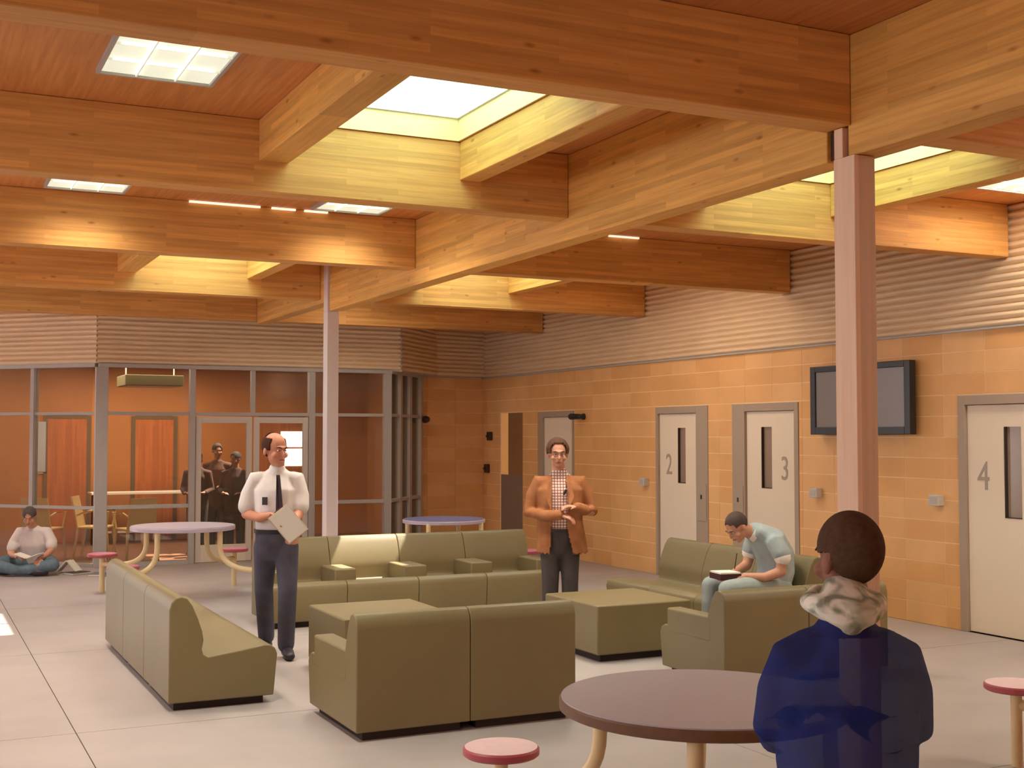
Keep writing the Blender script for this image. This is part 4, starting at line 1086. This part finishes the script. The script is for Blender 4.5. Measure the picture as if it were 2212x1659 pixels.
# --- youth seen from behind in a navy hooded top
def youth():
    d = 3.32
    f = V((math.sin(YAW), math.cos(YAW), 0)); rr = V((math.cos(YAW), -math.sin(YAW), 0))
    loc = f * d + rr * (d * (1822 - 1106) / F_PX)
    r = person((loc.x, loc.y), 'youth seen from behind in a navy hooded top, in the right foreground')
    AB = 0.78
    M = Matrix.Rotation(PI + 0.36, 3, 'Z') @ Matrix.Rotation(0.06, 3, 'X'); hc = V((0.008, 0.0, 1.392)); k = 0.99
    b = MB(); head_prims(b, hc, M, k)
    b.loft([(0, -0.005, 1.16), (0, 0.0, 1.24), (0.005, 0.0, 1.31)], [0.062, 0.056, 0.056])
    b.loft([(0, 0.0, 0.78), (0, 0.0, 0.90), (0, 0.0, 1.05), (0, 0.0, 1.16)], [(0.14, 0.10), (0.13, 0.10), (0.155, 0.10), (0.11, 0.07)])
    arms = []
    for s in (-1, 1):
        A = [(s * 0.155, 0.0, 1.14), (s * 0.19, 0.02, 1.05), (s * 0.205, 0.05, 0.93)]; Fo = [(s * 0.205, 0.05, 0.93), (s * 0.15, 0.17, 0.90), (s * 0.07, 0.26, 0.93)]
        arms.append((A, Fo)); b.loft(A, [0.046, 0.042, 0.038]); b.loft(Fo, [0.038, 0.033, 0.025])
        hand_prims(b, Fo[-1], (-s * 0.8, 0.3, 0.05), (0, -0.4, -1), 0.5, 0.9, s)
        b.loft([(s * 0.085, 0.0, 0.74), (s * 0.085, 0.02, 0.42), (s * 0.09, 0.0, 0.08)], [0.082, 0.056, 0.040]); b.loft([(s * .09, 0, .05), (s * .11, .12, .035)], [.034, .030])
    bo = remesh(b, 'body', SKIN3, r, 0.006)
    bo.data.materials.append(mat('skin_under_cloth', (46, 58, 132), 0.9, alpha=0.0, spec=0.0))
    for p_ in bo.data.polygons:
        if p_.center.z < 1.19 and not p_.center.y > 0.225: p_.material_index = 1
    HM = mat('short_dark_brown_hair', (84, 62, 48), 0.9, 0.15, 60, bump=0.3, bscale=220, spec=0.1)
    hair_cap(hc, M, k, HM, r, lambda x, y, z: z > (0.020 if y < 0.0 else 0.02 - 1.6 * y) and z > -0.085 and y > -0.075 and not (abs(x) > 0.05 and y < 0.03 and z < 0.02),
             r=(0.082, 0.103, 0.101), vox=0.005)
    face_parts(r, hc, M, k, HM, mouthc=(120, 70, 62))
    N_ = mat('navy_fleece', (36, 50, 112), 0.9, 0.25, 7, bump=0.2, bscale=30, alpha=AB, spec=0.1)
    t = MB()
    t.loft([(0, 0.0, 0.74), (0, 0.005, 0.86), (0, 0.01, 1.0), (0, 0.0, 1.10), (0, 0.0, 1.185)], [(0.175, 0.135), (0.19, 0.15), (0.195, 0.15), (0.18, 0.13), (0.09, 0.08)])
    for A, Fo in arms:
        s = 1 if A[0][0] > 0 else -1
        t.loft([(s * 0.09, 0.0, 1.155), (s * 0.145, 0.0, 1.125), (s * 0.175, 0.02, 1.04), (s * 0.188, 0.04, 0.94), (s * 0.16, 0.14, 0.89), (s * 0.10, 0.23, 0.915)], [0.058, 0.064, 0.060, 0.056, 0.052, 0.040])
    remesh(t, 'hooded_top', N_, r, 0.008, 5)
    # the hood: a soft pouch lying on the back, pointed at the bottom
    HD = bpy.data.materials.new('green_grey_camouflage'); HD.use_nodes = True
    nt = HD.node_tree; n = nt.nodes.new('ShaderNodeTexNoise'); n.inputs['Scale'].default_value = 17; n.inputs['Detail'].default_value = 2; n.inputs['Distortion'].default_value = 0.8
    tc = nt.nodes.new('ShaderNodeTexCoord'); nt.links.new(tc.outputs['Object'], n.inputs[0])
    cr = nt.nodes.new('ShaderNodeValToRGB'); cr.color_ramp.elements[0].position = 0.38; cr.color_ramp.elements[1].position = 0.60
    cr.color_ramp.elements[0].color = lin((136, 142, 122)) + (1,); cr.color_ramp.elements[1].color = lin((232, 230, 212)) + (1,)
    e = cr.color_ramp.elements.new(0.48); e.color = lin((186, 190, 166)) + (1,)
    nt.links.new(n.outputs[0], cr.inputs[0]); nt.links.new(cr.outputs[0], nt.nodes['Principled BSDF'].inputs['Base Color']); nt.nodes['Principled BSDF'].inputs['Roughness'].default_value = 0.9
    h = MB()
    h.loft([(-0.062, 0.01, 1.262), (-0.095, -0.05, 1.245), (-0.070, -0.115, 1.235), (0, -0.135, 1.232), (0.070, -0.115, 1.235), (0.095, -0.05, 1.245), (0.062, 0.01, 1.262)],
           [0.022, 0.030, 0.036, 0.040, 0.036, 0.030, 0.022], ref=(0, 0, 1))
    h.loft([(0, -0.045, 1.292), (0, -0.085, 1.262), (0, -0.130, 1.225), (0, -0.140, 1.20), (0, -0.130, 1.182)], [(0.058, 0.03), (0.080, 0.04), (0.094, 0.042), (0.070, 0.034), (0.032, 0.022)], ref=(0, 1, 0))
    h.loft([(-0.05, 0.04, 1.262), (0, 0.05, 1.25), (0.05, 0.04, 1.262)], [0.022] * 3, ref=(0, 0, 1))
    h.v = [(v[0] * 0.93 - 0.020, v[1], (v[2] - 1.25) * 0.90 + 1.290) for v in h.v]
    remesh(h, 'hood', HD, r, 0.006, 6)
    p = MB()
    for s in (-1, 1): p.loft([(s * 0.085, 0.0, 0.76), (s * 0.085, 0.02, 0.42), (s * 0.09, 0.0, 0.10)], [0.098, 0.078, 0.066])
    p.loft([(0, 0, 0.72), (0, 0, 0.80)], [(0.16, 0.12)] * 2)
    trim(remesh(p, 'trousers', mat('navy_trousers', (38, 42, 84), 0.9, 0.1, 9, alpha=AB), r, 0.010, 4), lambda q_: q_.z < 0.73)
    for s in (-1, 1): MB().loft([(s * .09, -.02, .045), (s * .10, .05, .05), (s * .12, .16, .035)], [(.042, .045), (.045, .044), (.038, .030)], ref=(0, 0, 1)).build('shoe', mat('dark_shoe_leather', (52, 48, 56), 0.4), r, smooth=True)
youth()

# --- three dim figures behind the glass door
def figure(x, y, h, label, col, turn):
    k = h / 1.75
    r = person((x, y), label, group='dim figures behind the glass')
    M = rot(turn, 0.1); hc = V((0, 0, 1.62 * k))
    b = MB(); head_prims(b, hc, M, k)
    b.loft([(0, 0.02, 1.40 * k), (0, 0.01, 1.55 * k)], [0.06 * k, 0.055 * k])
    b.loft([(0, 0.02, 0.90 * k), (0, 0.01, 1.15 * k), (0, 0.02, 1.30 * k), (0, 0.02, 1.40 * k)], [(0.15 * k, 0.11 * k), (0.15 * k, 0.11 * k), (0.18 * k, 0.11 * k), (0.12 * k, 0.08 * k)])
    for s in (-1, 1):
        b.loft([(s * .19 * k, .02, 1.37 * k), (s * .24 * k, .02, 1.10 * k), (s * .16 * k, -.16, 1.05 * k)], [.048 * k, .042 * k, .03 * k])
        hand_prims(b, (s * .16 * k, -.16, 1.05 * k), (-s * .6, -.6, .1), (0, 0, -1), .5, k, -s)
        b.loft([(s * .09 * k, .02, .90 * k), (s * .09 * k, 0, .5 * k), (s * .09 * k, .02, .08 * k)], [.085 * k, .06 * k, .04 * k]); b.loft([(s * .09 * k, .02, .05), (s * .11 * k, -.12, .035)], [.036, .03])
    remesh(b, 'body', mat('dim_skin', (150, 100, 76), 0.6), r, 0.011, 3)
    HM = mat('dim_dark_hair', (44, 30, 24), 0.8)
    hair_cap(hc, M, k, HM, r, lambda xx, yy, z: z > 0.02 - 0.8 * max(0, yy) and yy > -0.07, vox=0.009)
    t = MB()
    t.loft([(0, .02, .80 * k), (0, .01, 1.15 * k), (0, .02, 1.31 * k), (0, .02, 1.41 * k)], [(.19 * k, .14 * k), (.18 * k, .14 * k), (.20 * k, .13 * k), (.12 * k, .09 * k)])
    for s in (-1, 1): t.loft([(s * .12 * k, .02, 1.38 * k), (s * .19 * k, .02, 1.37 * k), (s * .24 * k, .02, 1.10 * k), (s * .175 * k, -.13, 1.055 * k)], [.066 * k, .068 * k, .058 * k, .045 * k])
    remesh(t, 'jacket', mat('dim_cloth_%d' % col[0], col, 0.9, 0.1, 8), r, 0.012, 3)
    p = MB()
    for s in (-1, 1): p.loft([(s * .09 * k, .02, .86 * k), (s * .09 * k, 0, .5 * k), (s * .09 * k, .02, .09 * k)], [.10 * k, .08 * k, .066 * k])
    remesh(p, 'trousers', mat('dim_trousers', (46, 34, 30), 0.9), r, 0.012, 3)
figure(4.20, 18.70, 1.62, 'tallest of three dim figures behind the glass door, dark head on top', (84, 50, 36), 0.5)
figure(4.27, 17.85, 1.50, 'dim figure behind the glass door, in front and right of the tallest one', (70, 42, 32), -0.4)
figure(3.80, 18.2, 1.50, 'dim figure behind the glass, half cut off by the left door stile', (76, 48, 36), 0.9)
